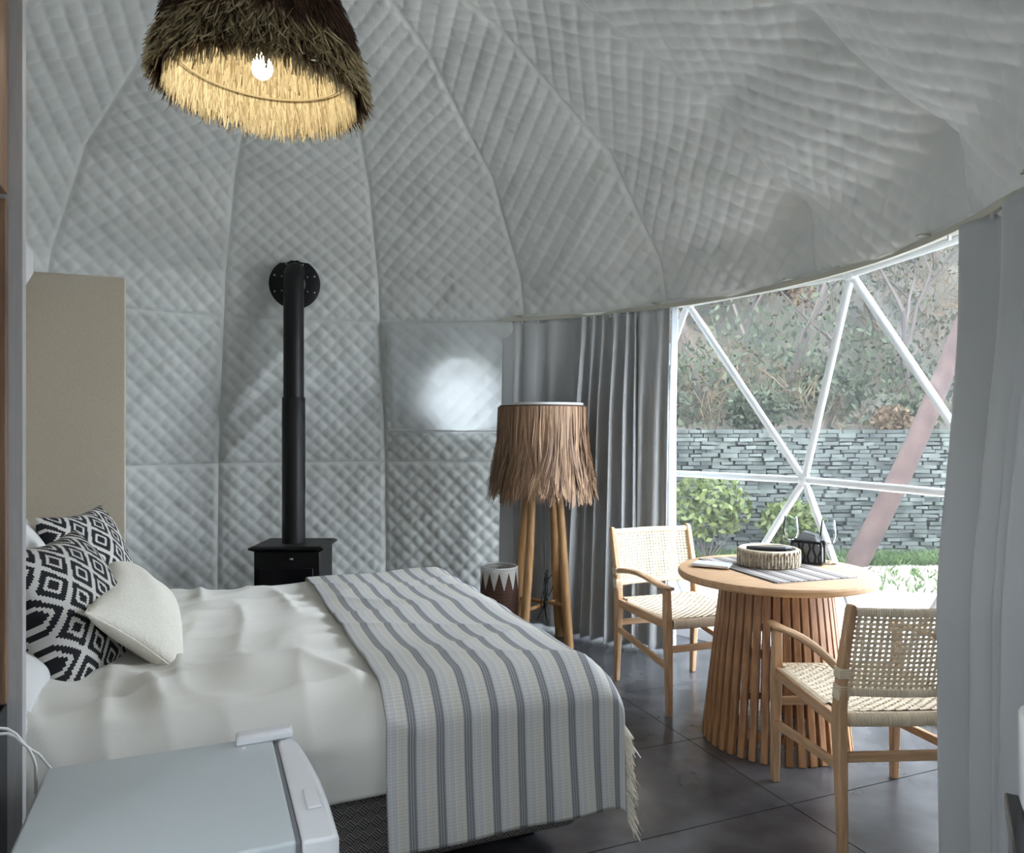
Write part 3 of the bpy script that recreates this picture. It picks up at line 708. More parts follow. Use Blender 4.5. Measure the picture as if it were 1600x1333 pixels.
for h, nm in ((.085, 'lower_hoop'), (.22, 'upper_hoop')):
    a = np.linspace(0, 2*PI, 64); R = shade_r(h)-.030
    MB().tube(np.stack((R*np.cos(a), R*np.sin(a), h-.02*R*np.cos(a)/.35), 1), .0035, 6).build(nm, M['straw'], pd)
bulb = MB().lathe([(.001, -.035), (.018, -.031), (.030, -.018), (.034, 0), (.030, .018), (.02, .035), (.014, .05)], 20, c=(0, 0, .074)).build('bulb', M['bulb'], pd)
MB().lathe([(.016, .115), (.018, .125), (.018, .23), (.01, .24)], 16).build('socket', M['black'], pd)
MB().tube([(0, 0, .235), (0, 0, .6), (-.02, .25, .93)], .004, 8).build('cord', M['black'], pd)

# ------------------------------------------------------------------ floor lamp
LC = np.array((.19, 4.78, 0))
fl2 = empty('floor_lamp', LC, math.radians(9), 'floor lamp with four teak legs and shaggy brown raffia shade', 'floor lamp')
zt = 1.50
b = MB(); b.lathe([(.252, zt+.006), (.257, zt+.006), (.262, zt-.34), (.257, zt-.34), (.252, zt+.006)], 48); b.build('shade', M['white_shade'], fl2)
a = np.linspace(0, 2*PI, 80); MB().tube(np.stack((.263*np.cos(a), .263*np.sin(a), 0*a+zt-.017), 1), .009, 6).build('braid', M['braid'], fl2)
P = []; tn = []
r = np.random.default_rng(5); k = 12; t = np.linspace(0, 1, k)
for q in range(300):
    a0 = 2*PI*(q+r.uniform())/300; sweep = r.normal(-.10, .10); L_ = r.uniform(.46, .60); ph = r.uniform(0, 6); tn0 = r.uniform(0, 1); wv = r.uniform(.03, .08)
    for w in range(10):
        aa = a0+r.normal(0, .028)+sweep*t**1.3+wv*np.sin(ph+5.5*t)*t**1.5+r.normal(0, .02)*t**2
        rr_ = .268+.012*r.uniform()+.050*t**2+.016*np.sin(ph*1.7+6*t)*t+r.normal(0, .010)*t**2
        z = zt-.018-L_*t*r.uniform(.93, 1.02)
        P.append(np.stack((rr_*np.cos(aa), rr_*np.sin(aa), z), 1)); tn.append(np.clip(tn0*.7+r.uniform(-.05, .35), 0, 1))
P = np.array(P); wd = np.dstack((P[..., 0], P[..., 1], 0*P[..., 0]))+.25*rng.normal(size=(len(P), 1, 3))*.27
MB().ribbons(P, np.linspace(.0062, .0036, k), np.array(tn), wdir=wd).build('raffia_fringe', M['raffia'], fl2, smooth=False, kind='stuff')
for i, (x, y) in enumerate(((-1, -1), (1, -1), (1, 1), (-1, 1))):
    pts = [np.array((x*(.075+.072*s)+.006*math.sin(4*s+i), y*(.075+.072*s)+.006*math.cos(5*s+i), 1.05*(1-s))) for s in np.linspace(0, 1, 10)]
    MB().tube(pts, np.linspace(.024, .029, 10), 12).build('leg', M['teak'], fl2)
MB().tube([(-.145, -.145, .24), (.145, .145, .24)], .012, 8).build('stretcher', M['teak'], fl2)
MB().tube([(-.145, .145, .262), (.145, -.145, .262)], .012, 8).build('stretcher', M['teak'], fl2)
MB().box((0, 0, 1.06), (.16, .16, .03)).build('top_block', M['teak'], fl2, bevel=.004)
b = MB(); b.tube([(-.02, -.16, 1.05), (-.021, -.165, .8), (-.02, -.165, .5), (-.015, -.165, .44)], .003, 6)
for q in range(5):
    tt = np.linspace(0, 2*PI, 24); b.tube(np.stack((-.015+(.022+.008*q)*np.sin(tt+q*.4)*(.5+.5*np.cos(tt*.5+q)), -.165+.006*np.sin(tt*2+q), .35+.10*np.cos(tt)+.02*q*np.sin(q)), 1), .0035, 5)
b.tube([(-.015, -.165, .30), (-.01, -.165, .24), (.0, -.166, .19)], .008, 6); b.build('cord', M['black'], fl2)

# ------------------------------------------------------------------ basket in the corner
bk = empty('woven_basket', (-.08, 4.86, 0), 0, 'brown woven basket with white triangle-patterned rim beside the floor lamp', 'basket')
n = 64; a = np.linspace(0, 2*PI, n); zz = np.linspace(0, 1, 24)
R = .108+.010*np.sin(zz*PI)+.004*zz
P = np.stack([np.stack(((R[i]+.0025*math.sin(zz[i]*140))*np.cos(a), (R[i]+.0025*math.sin(zz[i]*140))*np.sin(a), 0*a+zz[i]*.465), 1) for i in range(24)])
grid('body', P, M['basket'], bk, UV=np.stack(np.meshgrid(np.linspace(0, 1, n), zz), 2), solid=.007)
MB().tube(np.stack((.113*np.cos(a), .113*np.sin(a), 0*a+.467), 1), .007, 6).build('rim', M['pillow'], bk)
MB().lathe([(.001, .006), (.105, .006)], 32).build('bottom', M['basket'], bk)

# ------------------------------------------------------------------ round table
TX, TY = 1.155, 3.34
tb_ = empty('round_table', (TX, TY, 0), 0, 'round oak table on a flared base of vertical slats', 'table')
b = MB(); b.lathe([(.001, .697), (.40, .697), (.413, .700), (.418, .708), (.418, .722), (.413, .730), (.40, .733), (.001, .733)], 96); b.build('tabletop', M['top'], tb_, angle=.5)
NS = 40
b = MB(); b.bar((.222, 0, .697), (.302, 0, 0), .030, .022, (0, 1, 0)); slat = b.build('slat', M['slat'], tb_, bevel=.003)
for k in range(1, NS):
    c = slat.copy(); COL.objects.link(c); c.parent = tb_; c.rotation_euler = (0, 0, 2*PI*k/NS)
for z, R in ((.09, .278), (.42, .243), (.66, .215)):
    MB().lathe([(R-.03, z-.015), (R, z-.015), (R, z+.015), (R-.03, z+.015), (R-.03, z-.015)], 64).build('ring', M['slat'], tb_, angle=.5)
TZ = .733
pm = empty('placemat', (TX+.0, TY+.035, TZ), math.radians(17.2), 'striped grey and brown woven placemat on the round table', 'placemat')
x = np.linspace(-.2, .2, 24); y = np.linspace(-.29, .29, 24); X, Y = np.meshgrid(x, y)
grid('mat', np.stack((X, Y, .0025+.0006*wob(X, Y, 3, 5, 30)), 2), M['placemat'], pm, UV=np.stack(((X+.2)/.4, (Y+.29)/.58), 2), solid=.003)
n = 80; yy = np.concatenate([np.full(n//2, -.29), np.full(n//2, .29)]); xx = np.tile(np.linspace(-.2, .2, n//2), 2)
MB().ribbons(np.stack([np.stack((xx, yy+np.sign(yy)*d, 0*xx+.003-.0012*i), 1) for i, d in enumerate((0, .008, .016))], 1), .003, .3, wdir=np.array((0, 0, 1.))).build('fringe', M['napkin'], pm, kind='stuff')
TZ2 = TZ+.0045
tr = empty('rattan_tray', (TX+.0, TY+.09, TZ2), 0, 'round pale rattan basket tray holding remote controls on the table', 'tray')
b = MB(); a = np.linspace(0, 2*PI, 73)
for i in range(5):
    R = .122+.004*math.sin(i/4*PI); 
    pts = np.stack(((R+.003*np.sin(36*a+PI*i))*np.cos(a), (R+.003*np.sin(36*a+PI*i))*np.sin(a), 0*a+.008+.0135*i), 1); b.tube(pts, .0085, 6, tint=.25+.15*(i % 3))
for q in range(60):
    aq = 2*PI*q/60
    for i0 in (0, 2):
        rr = [(.131+.003*math.sin(.8*k))*np.array((math.cos(aq), math.sin(aq), 0))+np.array((0, 0, .004+.0135*(i0+(q % 2))+.0135*k*.7)) for k in range(4)]
        b.tube(rr, .0045, 5, tint=rng.uniform(0, .9))
b.build('woven_side', M['tray'], tr, kind='stuff')
a = np.linspace(0, 2*PI, 60); MB().tube(np.stack((.123*np.cos(a), .123*np.sin(a), 0*a+.070), 1), .0085, 8, tint=.9).build('rim', M['tray'], tr)
MB().lathe([(.001, .004), (.12, .004), (.12, .010), (.001, .010)], 40).build('bottom', M['tray'], tr)
rc = empty('remote_control', (TX-.035, TY+.052, TZ2+.011), math.radians(-20), 'black remote control lying tilted in the rattan tray, end raised to its rim', 'remote control')
MB().box((.0, .0, .0), (.17, .045, .018)).build('body', M['black'], rc, bevel=.004)
MB().box((-.07, 0, .0096), (.022, .022, .001)).build('button', M['napkin'], rc)
for k in range(5): MB().box((-.03+.02*k, 0, .0096), (.012, .03, .001)).build('button', M['napkin'], rc)
for c in rc.children: pass
rc.rotation_euler = (math.radians(-55), 0, math.radians(-14)); rc.location = (TX-.02, TY+.06, TZ2+.066)
rc2 = empty('remote_control', (TX+.035, TY+.10, TZ2+.062), 0, 'grey-black remote control lying behind the other one in the tray', 'remote control')
MB().box((0, 0, 0), (.14, .04, .016)).build('body', M['napkin'], rc2, bevel=.004); rc2.rotation_euler = (math.radians(-60), 0, math.radians(-6))
MB().box((.03, 0, .009), (.02, .02, .002)).build('button', M['white_pl'], rc2)
bkx = empty('tablet', at(1113, 886, 3.40)*np.array((1, 1, 0))+np.array((0, 0, TZ2)), math.radians(-28), 'thin white tablet lying on the left side of the table', 'tablet')
MB().box((0, 0, .007), (.165, .10, .012)).build('body', M['white_pl'], bkx, bevel=.004)
MB().box((0, 0, .0136), (.15, .085, .001)).build('screen', M['fridge_top'], bkx)
nh = empty('napkin_holder', (TX+.195, TY+.135, TZ2), math.radians(-38), 'dark wire napkin holder filled with grey napkins on the table', 'napkin holder')
MB().box((0, 0, .004), (.14, .055, .006)).build('base', M['black'], nh)
for y in (-.026, .026):
    b = MB()
    for k in range(6):
        x = -.06+.024*k; b.tube([(x, y, .004), (x+.006*(-1)**k, y, .035), (x-.006*(-1)**k, y, .07), (x, y, .098)], .0045, 6)
    b.tube([(-.066, y, .098), (.066, y, .098)], .006, 6); b.tube([(-.066, y, .004), (-.066, y, .098)], .004, 6); b.tube([(.066, y, .004), (.066, y, .098)], .004, 6)
    b.build('wire_side', M['black'], nh)
for k in range(8):
    y = -.02+.0057*k; h = .122+.012*math.sin(k*2.1)
    MB().poly([(-.062, y, .008), (.062, y, .008), (.062, y+.002, .07), (.035, y+.003, h), (-.02, y+.002, h+.012), (-.062, y, .085), ] + [(-.062, y+.0045, .008), (.062, y+.0045, .008), (.062, y+.0065, .07), (.035, y+.0075, h), (-.02, y+.0065, h+.012), (-.062, y+.0045, .085)],
              [(0, 1, 2, 3, 4, 5), (11, 10, 9, 8, 7, 6)]+[(i, (i+6), 6+(i+1) % 6, (i+1) % 6) for i in range(6)]).build('napkin', M['napkin'], nh, smooth=False)
def glass(x, y, label):
    g_ = empty('wine_glass', (x, y, TZ), 0, label, 'wine glass', 'wine glasses on the table')
    MB().lathe([(.001, .0), (.032, 0), (.033, .002), (.012, .005), (.004, .012)], 28).build('foot', M['glass'], g_)
    MB().lathe([(.004, .011), (.0033, .03), (.0035, .075), (.006, .085)], 12).build('stem', M['glass'], g_)
    MB().lathe([(.001, .083), (.012, .086), (.026, .098), (.036, .118), (.038, .135), (.034, .17), (.030, .203), (.0288, .203), (.0325, .17), (.0365, .135), (.0345, .119), (.025, .100), (.001, .087)], 32).build('bowl', M['glass'], g_)
    return g_
glass(1.325, 3.615, 'empty wine glass behind the napkin holder, left of the two')
glass(1.445, 3.475, 'empty wine glass at right of the napkin holder')

# ------------------------------------------------------------------ chairs
def weave(mb, W_, H_, nu, nv, fn, wr_=.78, amp=.0022):
    nsu, nsv = nu*4+1, nv*4+1
    def strips(nstr, length_n, horiz):
        for j in range(nstr):
            c = (j+.5)/nstr
            s = np.linspace(0, 1, length_n)
            hw = wr_/nstr/2
            o = amp*np.cos(PI*(s*(nu if horiz else nv)-.5+j))*(1 if horiz else -1)
            V = []
            for d in (-hw, hw):
                q = np.full_like(s, c+d)
                V.append(fn(s, q, o) if horiz else fn(q, s, o))
            V = np.stack(V, 1).reshape(-1, 3)
            i = np.arange(length_n-1)*2
            mb.poly(V, np.stack((i, i+1, i+3, i+2), 1).tolist(), tint=.3+.6*rng.random())
    strips(nv, nsu, True); strips(nu, nsv, False)
def make_chair(label):
    t = empty('armchair', (0, 0, 0), 0, label, 'chair', 'woven armchairs at the round table')
    for sx in (-1, 1):
        x = sx*.235
        b = MB()                                            # rear leg and back post in one bent piece
        sec = lambda y, z, w, d: [(x+i*w/2, y+j*d/2, z) for i, j in ((-1, -1), (1, -1), (1, 1), (-1, 1))]
        b.loft([sec(-.275, 0, .026, .030), sec(-.262, .22, .030, .040), sec(-.252, .40, .032, .058), sec(-.252, .46, .032, .050), sec(-.272, .60, .030, .036), sec(-.325, .80, .028, .032), sec(-.329, .815, .022, .026)])
        b.build('rear_leg', M['oak'], t, bevel=.006)
        b = MB()
        sec2 = lambda y, z, w, d: [(x+i*w/2, y+j*d/2, z) for i, j in ((-1, -1), (1, -1), (1, 1), (-1, 1))]
        b.loft([sec2(.262, 0, .028, .028), sec2(.250, .40, .036, .040), sec2(.246, .44, .036, .040), sec2(.240, .595, .030, .034)])
        b.build('front_leg', M['oak'], t, bevel=.005)
        b = MB(); rings = []                                # arm: round at the back, paddle at the front
        for s in np.linspace(0, 1, 12):
            y = -.285+.575*s; z = .585+.030*math.sin(PI*min(1, s*1.15))*.9+.018*s; w = np.interp(s, [0, .35, .75, .9, 1], [.024, .030, .052, .054, .034]); h = np.interp(s, [0, .5, 1], [.030, .026, .018])
            xo = x+sx*np.interp(s, [0, .6, 1], [0, .012, .004])
            rings.append([(xo+w/2*math.cos(q), y, z+h/2*math.sin(q)) for q in np.arange(10)*2*PI/10])
        b.loft(rings); b.build('armrest', M['oak_y'], t)
        MB().bar((x, -.25, .425), (x, .262, .425), .026, .042).build('seat_rail', M['oak_y'], t, bevel=.004)
        MB().bar((x, -.255, .285), (x, .25, .225), .020, .030).build('stretcher', M['oak_y'], t, bevel=.004)
    MB().bar((-.225, .254, .31), (.225, .254, .31), .022, .030, (0, 1, 0)).build('stretcher', M['oak_x'], t, bevel=.004)
    MB().bar((-.225, -.257, .315), (.225, -.257, .315), .022, .030, (0, 1, 0)).build('stretcher', M['oak_x'], t, bevel=.004)
    sag = lambda p, q: -.018*np.sin(PI*np.clip(p, 0, 1))*np.sin(PI*np.clip(q, 0, 1))
    # woven seat
    b = MB(); fn = lambda p, q, o: np.stack((-.218+.436*p, -.235+.485*q, .452+sag(p, q)+o), 1)
    weave(b, .436, .485, 22, 28, fn, .90, .0024)
    fn2 = lambda p, q, o: np.stack((-.218+.436*p, -.235+.485*q, .438+sag(p, q)-o), 1)
    weave(b, .436, .485, 22, 28, fn2, .97, .0012)
    b.build('woven_seat', M['cord'], t, smooth=True, kind='stuff')
    for y in (-.242, .262):
        b = MB(); 
        for k in range(64):
            x = -.218+.436*(k+.5)/64; aq = np.linspace(0, 2*PI, 11); zz_ = .430-.004*math.sin(PI*(k+.5)/64)
            b.loft([np.stack((0*aq[:-1]+x+d, y+rr_*.017*np.cos(aq[:-1]), zz_+rr_*.024*np.sin(aq[:-1])), 1) for d, rr_ in ((-.0034, .94), (0, 1.03), (.0034, .94))], caps=False, tint=.3+.6*rng.random())
        b.build('cord_wrap', M['cord'], t, kind='stuff')
    for sx in (-1, 1):
        b = MB()
        for k in range(44):
            y = -.16+.36*(k+.5)/44; aq = np.arange(8)*2*PI/8
            b.loft([np.stack((sx*.225+rr_*.020*np.cos(aq), 0*aq+y+d, .437+rr_*.018*np.sin(aq)), 1) for d, rr_ in ((-.004, .92), (0, 1.03), (.004, .92))], caps=False, tint=.3+.6*rng.random())
        b.build('cord_wrap', M['cord'], t, kind='stuff')
    # woven back, curved a little
    def bk_(p, q, o):
        z = .525+.265*q; y = -.262-.062*q-.030*np.sin(PI*np.clip(p, 0, 1))+.004; return np.stack((-.232+.464*p, y+o, z), 1)
    b = MB(); weave(b, .464, .27, 26, 17, bk_, .66, .003); b.build('woven_back', M['cord'], t, kind='stuff')
    for q0, zc in ((0., .52), (1., .795)):
        b = MB()
        for k in range(66):
            p = (k+.5)/66; c = bk_(np.array([p]), np.array([q0]), 0)[0]; aq = np.arange(8)*2*PI/8
            b.loft([np.stack((0*aq+c[0]+d, c[1]+rr_*.011*np.cos(aq), c[2]+rr_*.015*np.sin(aq)), 1) for d, rr_ in ((-.0036, .92), (0, 1.04), (.0036, .92))], caps=False, tint=.3+.6*rng.random())
        b.build('cord_wrap', M['cord'], t, kind='stuff')
    for sx in (-1, 1):                                      # cord bound round the posts
        b = MB()
        for zc in list(np.linspace(.505, .545, 6))+list(np.linspace(.575, .60, 4)):
            yc = np.interp(zc, [.46, .60, .80], [-.252, -.272, -.325]); w, d = .034, .042
            b.loft([[(sx*.235+i*w/2*e_, yc+j*d/2*e_, zc+dz) for i, j in ((-1, -1), (1, -1), (1, 1), (-1, 1))] for dz, e_ in ((-.004, .96), (0, 1.03), (.004, .96))], tint=.3+.6*rng.random())
        b.build('cord_binding', M['cord'], t, kind='stuff')
    return t
ch1 = make_chair('oak armchair with woven cream cord, left of the table beside the curtain')
ch1.location = (.872, 3.895, 0); ch1.rotation_euler = (0, 0, math.radians(199.3))
ch2 = copy_tree(ch1); ch2['label'] = 'oak armchair seen from behind, nearest the camera at right of the table'
ch2.location = (1.258, 2.675, 0); ch2.rotation_euler = (0, 0, math.radians(3.0))

# ------------------------------------------------------------------ mini fridge
fr = empty('mini_fridge', uv(-.075, 1.70, 0), RA, 'small pale grey refrigerator in the left foreground with a cable behind', 'refrigerator')
b = MB(); b.box((0, 0, .3), (.478, .52, .56)); b.build('cabinet', M['fridge_top'], fr, bevel=.008, seg=3)
MB().box((0, 0, .5845), (.478, .52, .031)).build('top', M['fridge_top'], fr, bevel=.006, seg=3)
MB().box((.2435, 0, .31), (.010, .50, .56)).build('gasket', M['gasket'], fr)
def dsec(y, w): return [(.250, y, .03), (.250+w, y, .03), (.250+w, y, .585), (.250+w-.006, y, .594), (.250, y, .597)]
b = MB(); b.loft([dsec(.26-.004, .030), dsec(.25, .040), dsec(.20, .050), dsec(.10, .062), dsec(0, .069), dsec(-.10, .071), dsec(-.25, .068), dsec(-.26, .06)]); b.build('door', M['white_pl'], fr, bevel=.006, seg=3)
b = MB(); b.loft([[(x, y, z) for x, y in q] for z, q in ((.600, [(.155, .215), (.285, .225), (.29, .262), (.155, .262)]), (.616, [(.155, .215), (.285, .225), (.29, .262), (.155, .262)]), (.622, [(.163, .222), (.278, .23), (.282, .258), (.163, .258)]))]); b.build('hinge_cover', M['white_pl'], fr, bevel=.004)
MB().lathe([(.001, .004), (.006, .003), (.007, 0)], 10, c=(.17, .205, .600)).build('screw', M['white_pl'], fr)
MB().box((.288, -.10, .5985), (.028, .085, .006)).build('grip', M['white_pl'], fr, bevel=.0028, seg=3)
cbk = empty('power_cable', uv(-.40, 1.86, .64), RA, 'white twin cable drooping from the black unit behind the fridge', 'cable')
o_ = uv(-.40, 1.86, .64)
def cpath(pts): 
    q = [at(*p)-o_ for p in pts]; R_ = np.array(((CU, SU, 0), (-SU, CU, 0), (0, 0, 1))); return [R_ @ p for p in q]
def smooth_path(p, n=30):
    p = np.array(p); t = np.linspace(0, len(p)-1, n); return np.stack([np.interp(t, np.arange(len(p)), p[:, k]) for k in range(3)], 1)
b = MB(); b.tube(smooth_path(cpath([(-14, 1141, 1.60), (0, 1138, 1.60), (12, 1139, 1.61), (25, 1147, 1.62), (36, 1160, 1.63), (46, 1172, 1.64), (52, 1184, 1.65), (56, 1198, 1.66), (56, 1214, 1.67), (56, 1240, 1.68)]), 40), .0032, 6)
b.tube(smooth_path(cpath([(-14, 1150, 1.60), (0, 1147, 1.60), (12, 1146, 1.61), (24, 1151, 1.62), (38, 1164, 1.63), (48, 1171, 1.65), (60, 1178, 1.67), (70, 1190, 1.70), (79, 1200, 1.72), (84, 1215, 1.76)]), 40), .0032, 6)
b.build('cord', M['cable_w'], cbk)

# ------------------------------------------------------------------ right edge: low black cabinet with a white appliance
lc = empty('low_cabinet', (.775, 1.2, 0), math.radians(-30), 'black cabinet at the right edge below the curtain', 'cabinet')
MB().box((.2, -.225, .38), (.39, .44, .76)).build('body', M['black_gloss'], lc, bevel=.004); MB().box((.2, -.225, .7725), (.40, .45, .025)).build('top', M['black_gloss'], lc, bevel=.004)
ap = empty('white_appliance', (.775+.87*.13-.5*.06, 1.2-.5*.13-.87*.06, .785), math.radians(-30), 'white rounded plastic appliance on the black cabinet at the right edge', 'appliance')
b = MB(); sq = lambda s, z: [(s*math.copysign(abs(math.cos(q))**.4, math.cos(q))*.115, s*math.copysign(abs(math.sin(q))**.4, math.sin(q))*.05, z) for q in np.arange(28)*2*PI/28]
b.loft([sq(.86, 0), sq(.96, .008), sq(1, .022), sq(1, .142), sq(.97, .148), sq(.9, .15)]); b.build('body', M['white_pl'], ap)
MB().box((0, 0, .152), (.15, .06, .006)).build('lid', M['white_pl'], ap, bevel=.002)

# ------------------------------------------------------------------ outside
GZ = -.15
tag(MB().poly([(-9, -6, GZ), (16, -6, GZ), (16, 10, GZ), (-9, 10, GZ)], [(0, 1, 2, 3)]).build('ground', M['ground'], smooth=False), kind='structure')
tg = tag(MB().poly(*prism([(-9, -6), (16, -6), (16, 6.3), (-9, 7.2)], GZ+.002, GZ+.03)).build('terrace', M['terrace'], smooth=False), kind='structure')
x = np.linspace(-14, 34, 120); y = np.linspace(9.25, 40, 70); X, Y = np.meshgrid(x, y)
Z = GZ+1.35+(Y-9.25)*.16+np.clip(Y-13, 0, None)*.75+.35*wob(X, Y, 5, 7, .8)*sstep(9.3, 12, Y)+.12*wob(X, Y, 6, 7, 3)*sstep(9.3, 11, Y)
tag(grid('hillside', np.stack((X, Y, Z), 2), M['earth'], angle=None), kind='structure')
sw = empty('stone_wall', (4, 9.15, GZ), 0, 'long dry-stone retaining wall of grey slate across the garden', 'wall')
MB().box((0, .20, .72), (18, .20, 1.44)).build('core', M['earth'], sw)
stones = []
for k in range(12):
    b = MB(); n = 10
    w, h, d = random.uniform(.10, .27), random.uniform(.035, .055), .2
    v = [(i*w/2*random.uniform(.88, 1), j*d/2, l*h/2*random.uniform(.7, 1)) for l in (-1, 1) for j in (-1, 1) for i in (-1, 1)]
    b.poly(v, [(0, 2, 3, 1), (4, 5, 7, 6), (0, 1, 5, 4), (2, 6, 7, 3), (0, 4, 6, 2), (1, 3, 7, 5)])
    me = b.build('stone', M['stone'] if k % 3 else M['stone2'], sw, smooth=False); stones.append((w, h, me)); 
ns = 0; far = {0: MB(), 1: MB()}
first = {k: True for k in range(12)}
for row in range(31):
    z = .025+row*.0475
    x = -8.5
    while x < 8.5:
        k = random.randrange(12); w, h, ob = stones[k]
        cx_ = x+w/2; yy_ = random.uniform(-.03, .04)
        wx = 4+cx_; px = 800+1190*wx/9.05
        if 1070 < px < 1500 and ns < 295 and random.random() < .60:
            if first[k]: o = ob; first[k] = False
            else: o = ob.copy(); COL.objects.link(o); o.parent = sw
            o.location = (cx_, yy_, z+random.uniform(-.008, .008)); o.rotation_euler = (0, random.uniform(-.05, .05), random.uniform(-.06, .06)); ns += 1
        else:
            far[k % 2].box((cx_, yy_, z), (w*.96, .2, h*.95))
        x += w+.008
for k in range(12):
    if first[k]: stones[k][2].location = (-8.4, 0, .04+.1*k)
for i in (0, 1): far[i].build('stone_course', M['stone' if i else 'stone2'], sw, smooth=False, kind='stuff')
def blades(n, x0, x1, y0, y1, z0, h, seed, m, name, label):
    r = np.random.default_rng(seed); p = np.stack((r.uniform(x0, x1, n), r.uniform(y0, y1, n), np.full(n, z0)), 1)
    d = np.stack((r.normal(0, .35, n), r.normal(0, .35, n), np.ones(n)), 1)*(h*r.uniform(.5, 1.2, n))[:, None]
    t = np.linspace(0, 1, 3)[None, :, None]; P = p[:, None]+d[:, None]*t+np.stack((d[:, 0], d[:, 1], 0*d[:, 0]), 1)[:, None]*t**2*.6
    o = MB().ribbons(P, np.array([.02, .016, .004]), r.uniform(0, 1, n)).build(name, m, None, smooth=False, kind='stuff'); return tag(o, label, 'grass')
blades(1100, 3.0, 9, 6.9, 8.0, GZ, .06, 5, M['grass'], 'grass_tufts', 'sparse grass tufts on the gravel beside the pale terrace')
blades(9000, 0, 9, 8.25, 8.85, GZ, .09, 3, M['grass'], 'grass_strip', 'strip of green grass along the foot of the stone wall')
def tree(name, label, cat, loc, H, r0, depth, leaf, nleaf, seed, spread=.6, leafsz=.09, group=None, leanv=(0, 0), bare=False):
    nleaf = int(nleaf*1.3); R_ = random.Random(seed); root = empty(name, loc, 0, label, cat, group); b = MB(); tips = []
    def grow(p, d, l, r, k):
        n = 5; pts = [p]; q = p.copy(); dd = d.copy()
        for i in range(n):
            dd = dd+np.array((R_.gauss(0, .12), R_.gauss(0, .12), R_.gauss(.04, .06))); dd /= np.linalg.norm(dd); q = q+dd*l/n; pts.append(q.copy())
        b.tube(pts, np.linspace(r, r*.62, n+1), 5 if k < depth else 7, caps=False, tint=R_.random())
        if k == 0 or k <= depth-2: tips.extend(pts[2:])
        if k == 0: return
        for c in range(R_.choice((2, 3))):
            a = R_.uniform(0, 2*PI); nd = dd+spread*np.array((math.cos(a), math.sin(a), R_.uniform(-.2, .5))); nd /= np.linalg.norm(nd)
            grow(pts[R_.choice((3, 4, 5))], nd, l*R_.uniform(.6, .85), r*.58, k-1)
    d0 = np.array((leanv[0], leanv[1], 1.)); d0 /= np.linalg.norm(d0)
    grow(np.zeros(3), d0, H*.42, r0, depth)
    b.build('trunk', M['bark'], root)
    if nleaf:
        r = np.random.default_rng(seed); T_ = np.array(tips); c = T_[r.integers(0, len(T_), nleaf)]+r.normal(0, .10*H/4, (nleaf, 3)); d = r.normal(size=(nleaf, 3)); d /= np.linalg.norm(d, axis=1)[:, None]
        t = np.linspace(-.5, .5, 3)[None, :, None]; P = c[:, None]+d[:, None]*leafsz*t
        MB().ribbons(P, np.array([.25, 1, .2])*leafsz*.55, r.uniform(0, 1, nleaf)).build('foliage', M[leaf], root, smooth=False, kind='stuff')
    return root
hz = lambda X, Y: GZ+1.35+(Y-9.25)*.16+max(0, Y-13)*.75-.25
for i, (px, Y, H, lf, nl, lab) in enumerate((
        (1095, 11.0, 4.2, None, 0, 'bare grey tree with thin branches left in the window, nearest the curtain'),
        (1150, 12.5, 5.5, 'leaf', 9000, 'dark leafy tree left on the slope behind the bare one'),
        (1215, 11.5, 4.0, None, 0, 'bare twiggy tree in the middle left of the slope'),
        (1245, 14.5, 6.0, 'leaf', 11000, 'tall dark green tree high on the slope in the middle'),
        (1330, 12.0, 3.2, 'leaf_b', 5000, 'small tree with dry orange-brown leaves on the slope'),
        (1380, 14.0, 5.5, 'leaf', 10000, 'dark green tree on the slope right of the dry-leaved one'),
        (1440, 12.0, 4.5, None, 0, 'bare tree on the slope by the right curtain'),
        (1460, 16.0, 6.5, 'leaf', 11000, 'tall green tree high up by the right curtain'),
        (1050, 14.0, 6.0, 'leaf', 8000, 'green tree on the slope hidden partly by the left curtain'),
        (1560, 13.0, 5.0, 'leaf', 7000, 'green tree on the slope behind the right curtain'))):
    X_ = (px-800)/1190*Y
    tree('bare_tree' if lf is None else 'leafy_tree', lab, 'tree', (X_, Y, hz(X_, Y)), H, .055, 5, lf, nl, 30+i, .75 if lf is None else .65, .085, 'trees on the slope', (0, -.05))
r = np.random.default_rng(77)
for nm, n, m_, ln_, lab in (('undergrowth', 42000, 'leaf', .10, 'dark green undergrowth covering the slope above the stone wall'), ('dry_brush', 15000, 'leaf_b', .45, 'dry brown brush and twigs over the slope')):
    x_, y_ = r.uniform(-1, 16, n), 9.75+9.5*r.uniform(0, 1, n)**1.2; cl = np.clip(.5+wob(x_, y_, 91 if nm == 'undergrowth' else 92, 6, 1.6), .02, 1.4)
    z_ = GZ+1.35+(y_-9.25)*.16+np.clip(y_-13, 0, None)*.75-.05+r.uniform(0, 1, n)*cl*1.5
    d = r.normal(size=(n, 3))*np.array((.6, .6, 1)); d /= np.linalg.norm(d, axis=1)[:, None]; t = np.linspace(-.5, .5, 3)[None, :, None]
    o = MB().ribbons(np.stack((x_, y_, z_), 1)[:, None]+(d*ln_)[:, None]*t, np.array([.25, 1, .2])*(.055 if nm == 'undergrowth' else .014), r.uniform(0, 1, n)).build(nm, M[m_], None, smooth=False, kind='stuff'); tag(o, lab, 'undergrowth')
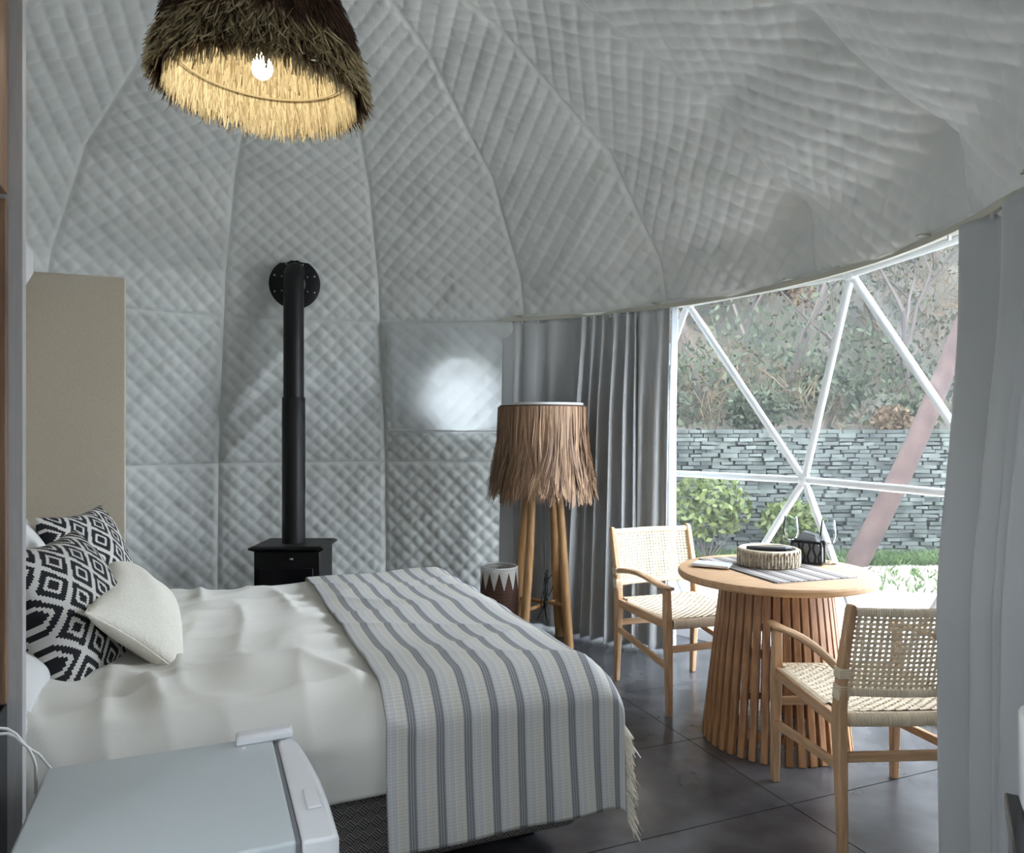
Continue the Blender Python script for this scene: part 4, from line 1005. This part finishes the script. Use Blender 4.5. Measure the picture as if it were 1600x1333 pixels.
for i, (px, py, Y, s, lf, lab) in enumerate((
        (1105, 790, 8.5, .75, 'leaf_y', 'yellow-green bush by the stone wall, left in the window'),
        (1235, 815, 8.6, .55, 'leaf_y', 'small green bush on the stone wall behind the wine glasses'),
        (1420, 655, 9.75, .5, 'leaf', 'dark bush topping the stone wall at right'),
        (1395, 655, 9.6, .35, 'leaf_b', 'tuft of dry yellow grass on top of the stone wall'),
        (1180, 640, 9.8, .6, 'leaf', 'dark bush on the slope above the stone wall at left'),
        (1300, 610, 10.5, .7, 'leaf', 'dark bush on the slope in the middle'))):
    p = at(px, py, Y); root = empty('bush', (p[0], p[1], GZ-.02) if Y < 9 else p-(0, 0, s*.5), 0, lab, 'bush', 'bushes by the stone wall')
    r = np.random.default_rng(80+i); n = 700; d = r.normal(size=(n, 3)); d /= np.linalg.norm(d, axis=1)[:, None]; c = d*(r.uniform(.2, 1, n)**.5)[:, None]*s*np.array((.7, .3, .5))+(0, 0, s*.5 if Y > 9 else p[2]-GZ)
    dd = r.normal(size=(n, 3)); dd /= np.linalg.norm(dd, axis=1)[:, None]; t = np.linspace(-.5, .5, 3)[None, :, None]
    MB().ribbons(c[:, None]+dd[:, None]*.085*t, np.array([.012, .05, .01]), r.uniform(0, 1, n)).build('foliage', M[lf], root, smooth=False, kind='stuff')
    b = MB()
    for q in range(7): b.tube([(0, 0, 0), tuple(c[q*3]*.5), tuple(c[q*3])], [.012, .008, .004], 5)
    b.build('stems', M['bark'], root)
p0, p1 = at(1338, 880, 8.3), at(1470, 590, 8.7); p2 = p1+(p1-p0)*1.2
lt = empty('leaning_trunk', p0, 0, 'leaning reddish-brown tree trunk in front of the stone wall', 'tree trunk')
pts = [p0*(1-s)+p2*s-p0+np.array((.05*math.sin(6*s), 0, 0)) for s in np.linspace(-.02, 1, 14)]
MB().tube(pts, np.linspace(.125, .085, 14), 12).build('trunk', M['trunk'], lt)
for s, dx in ((.55, .8), (.8, -.9)):
    q = p0*(1-s)+p2*s-p0; MB().tube([q, q+(dx*.4, .1, .3), q+(dx, .2, .9)], [.05, .03, .012], 7).build('branch', M['trunk'], lt)
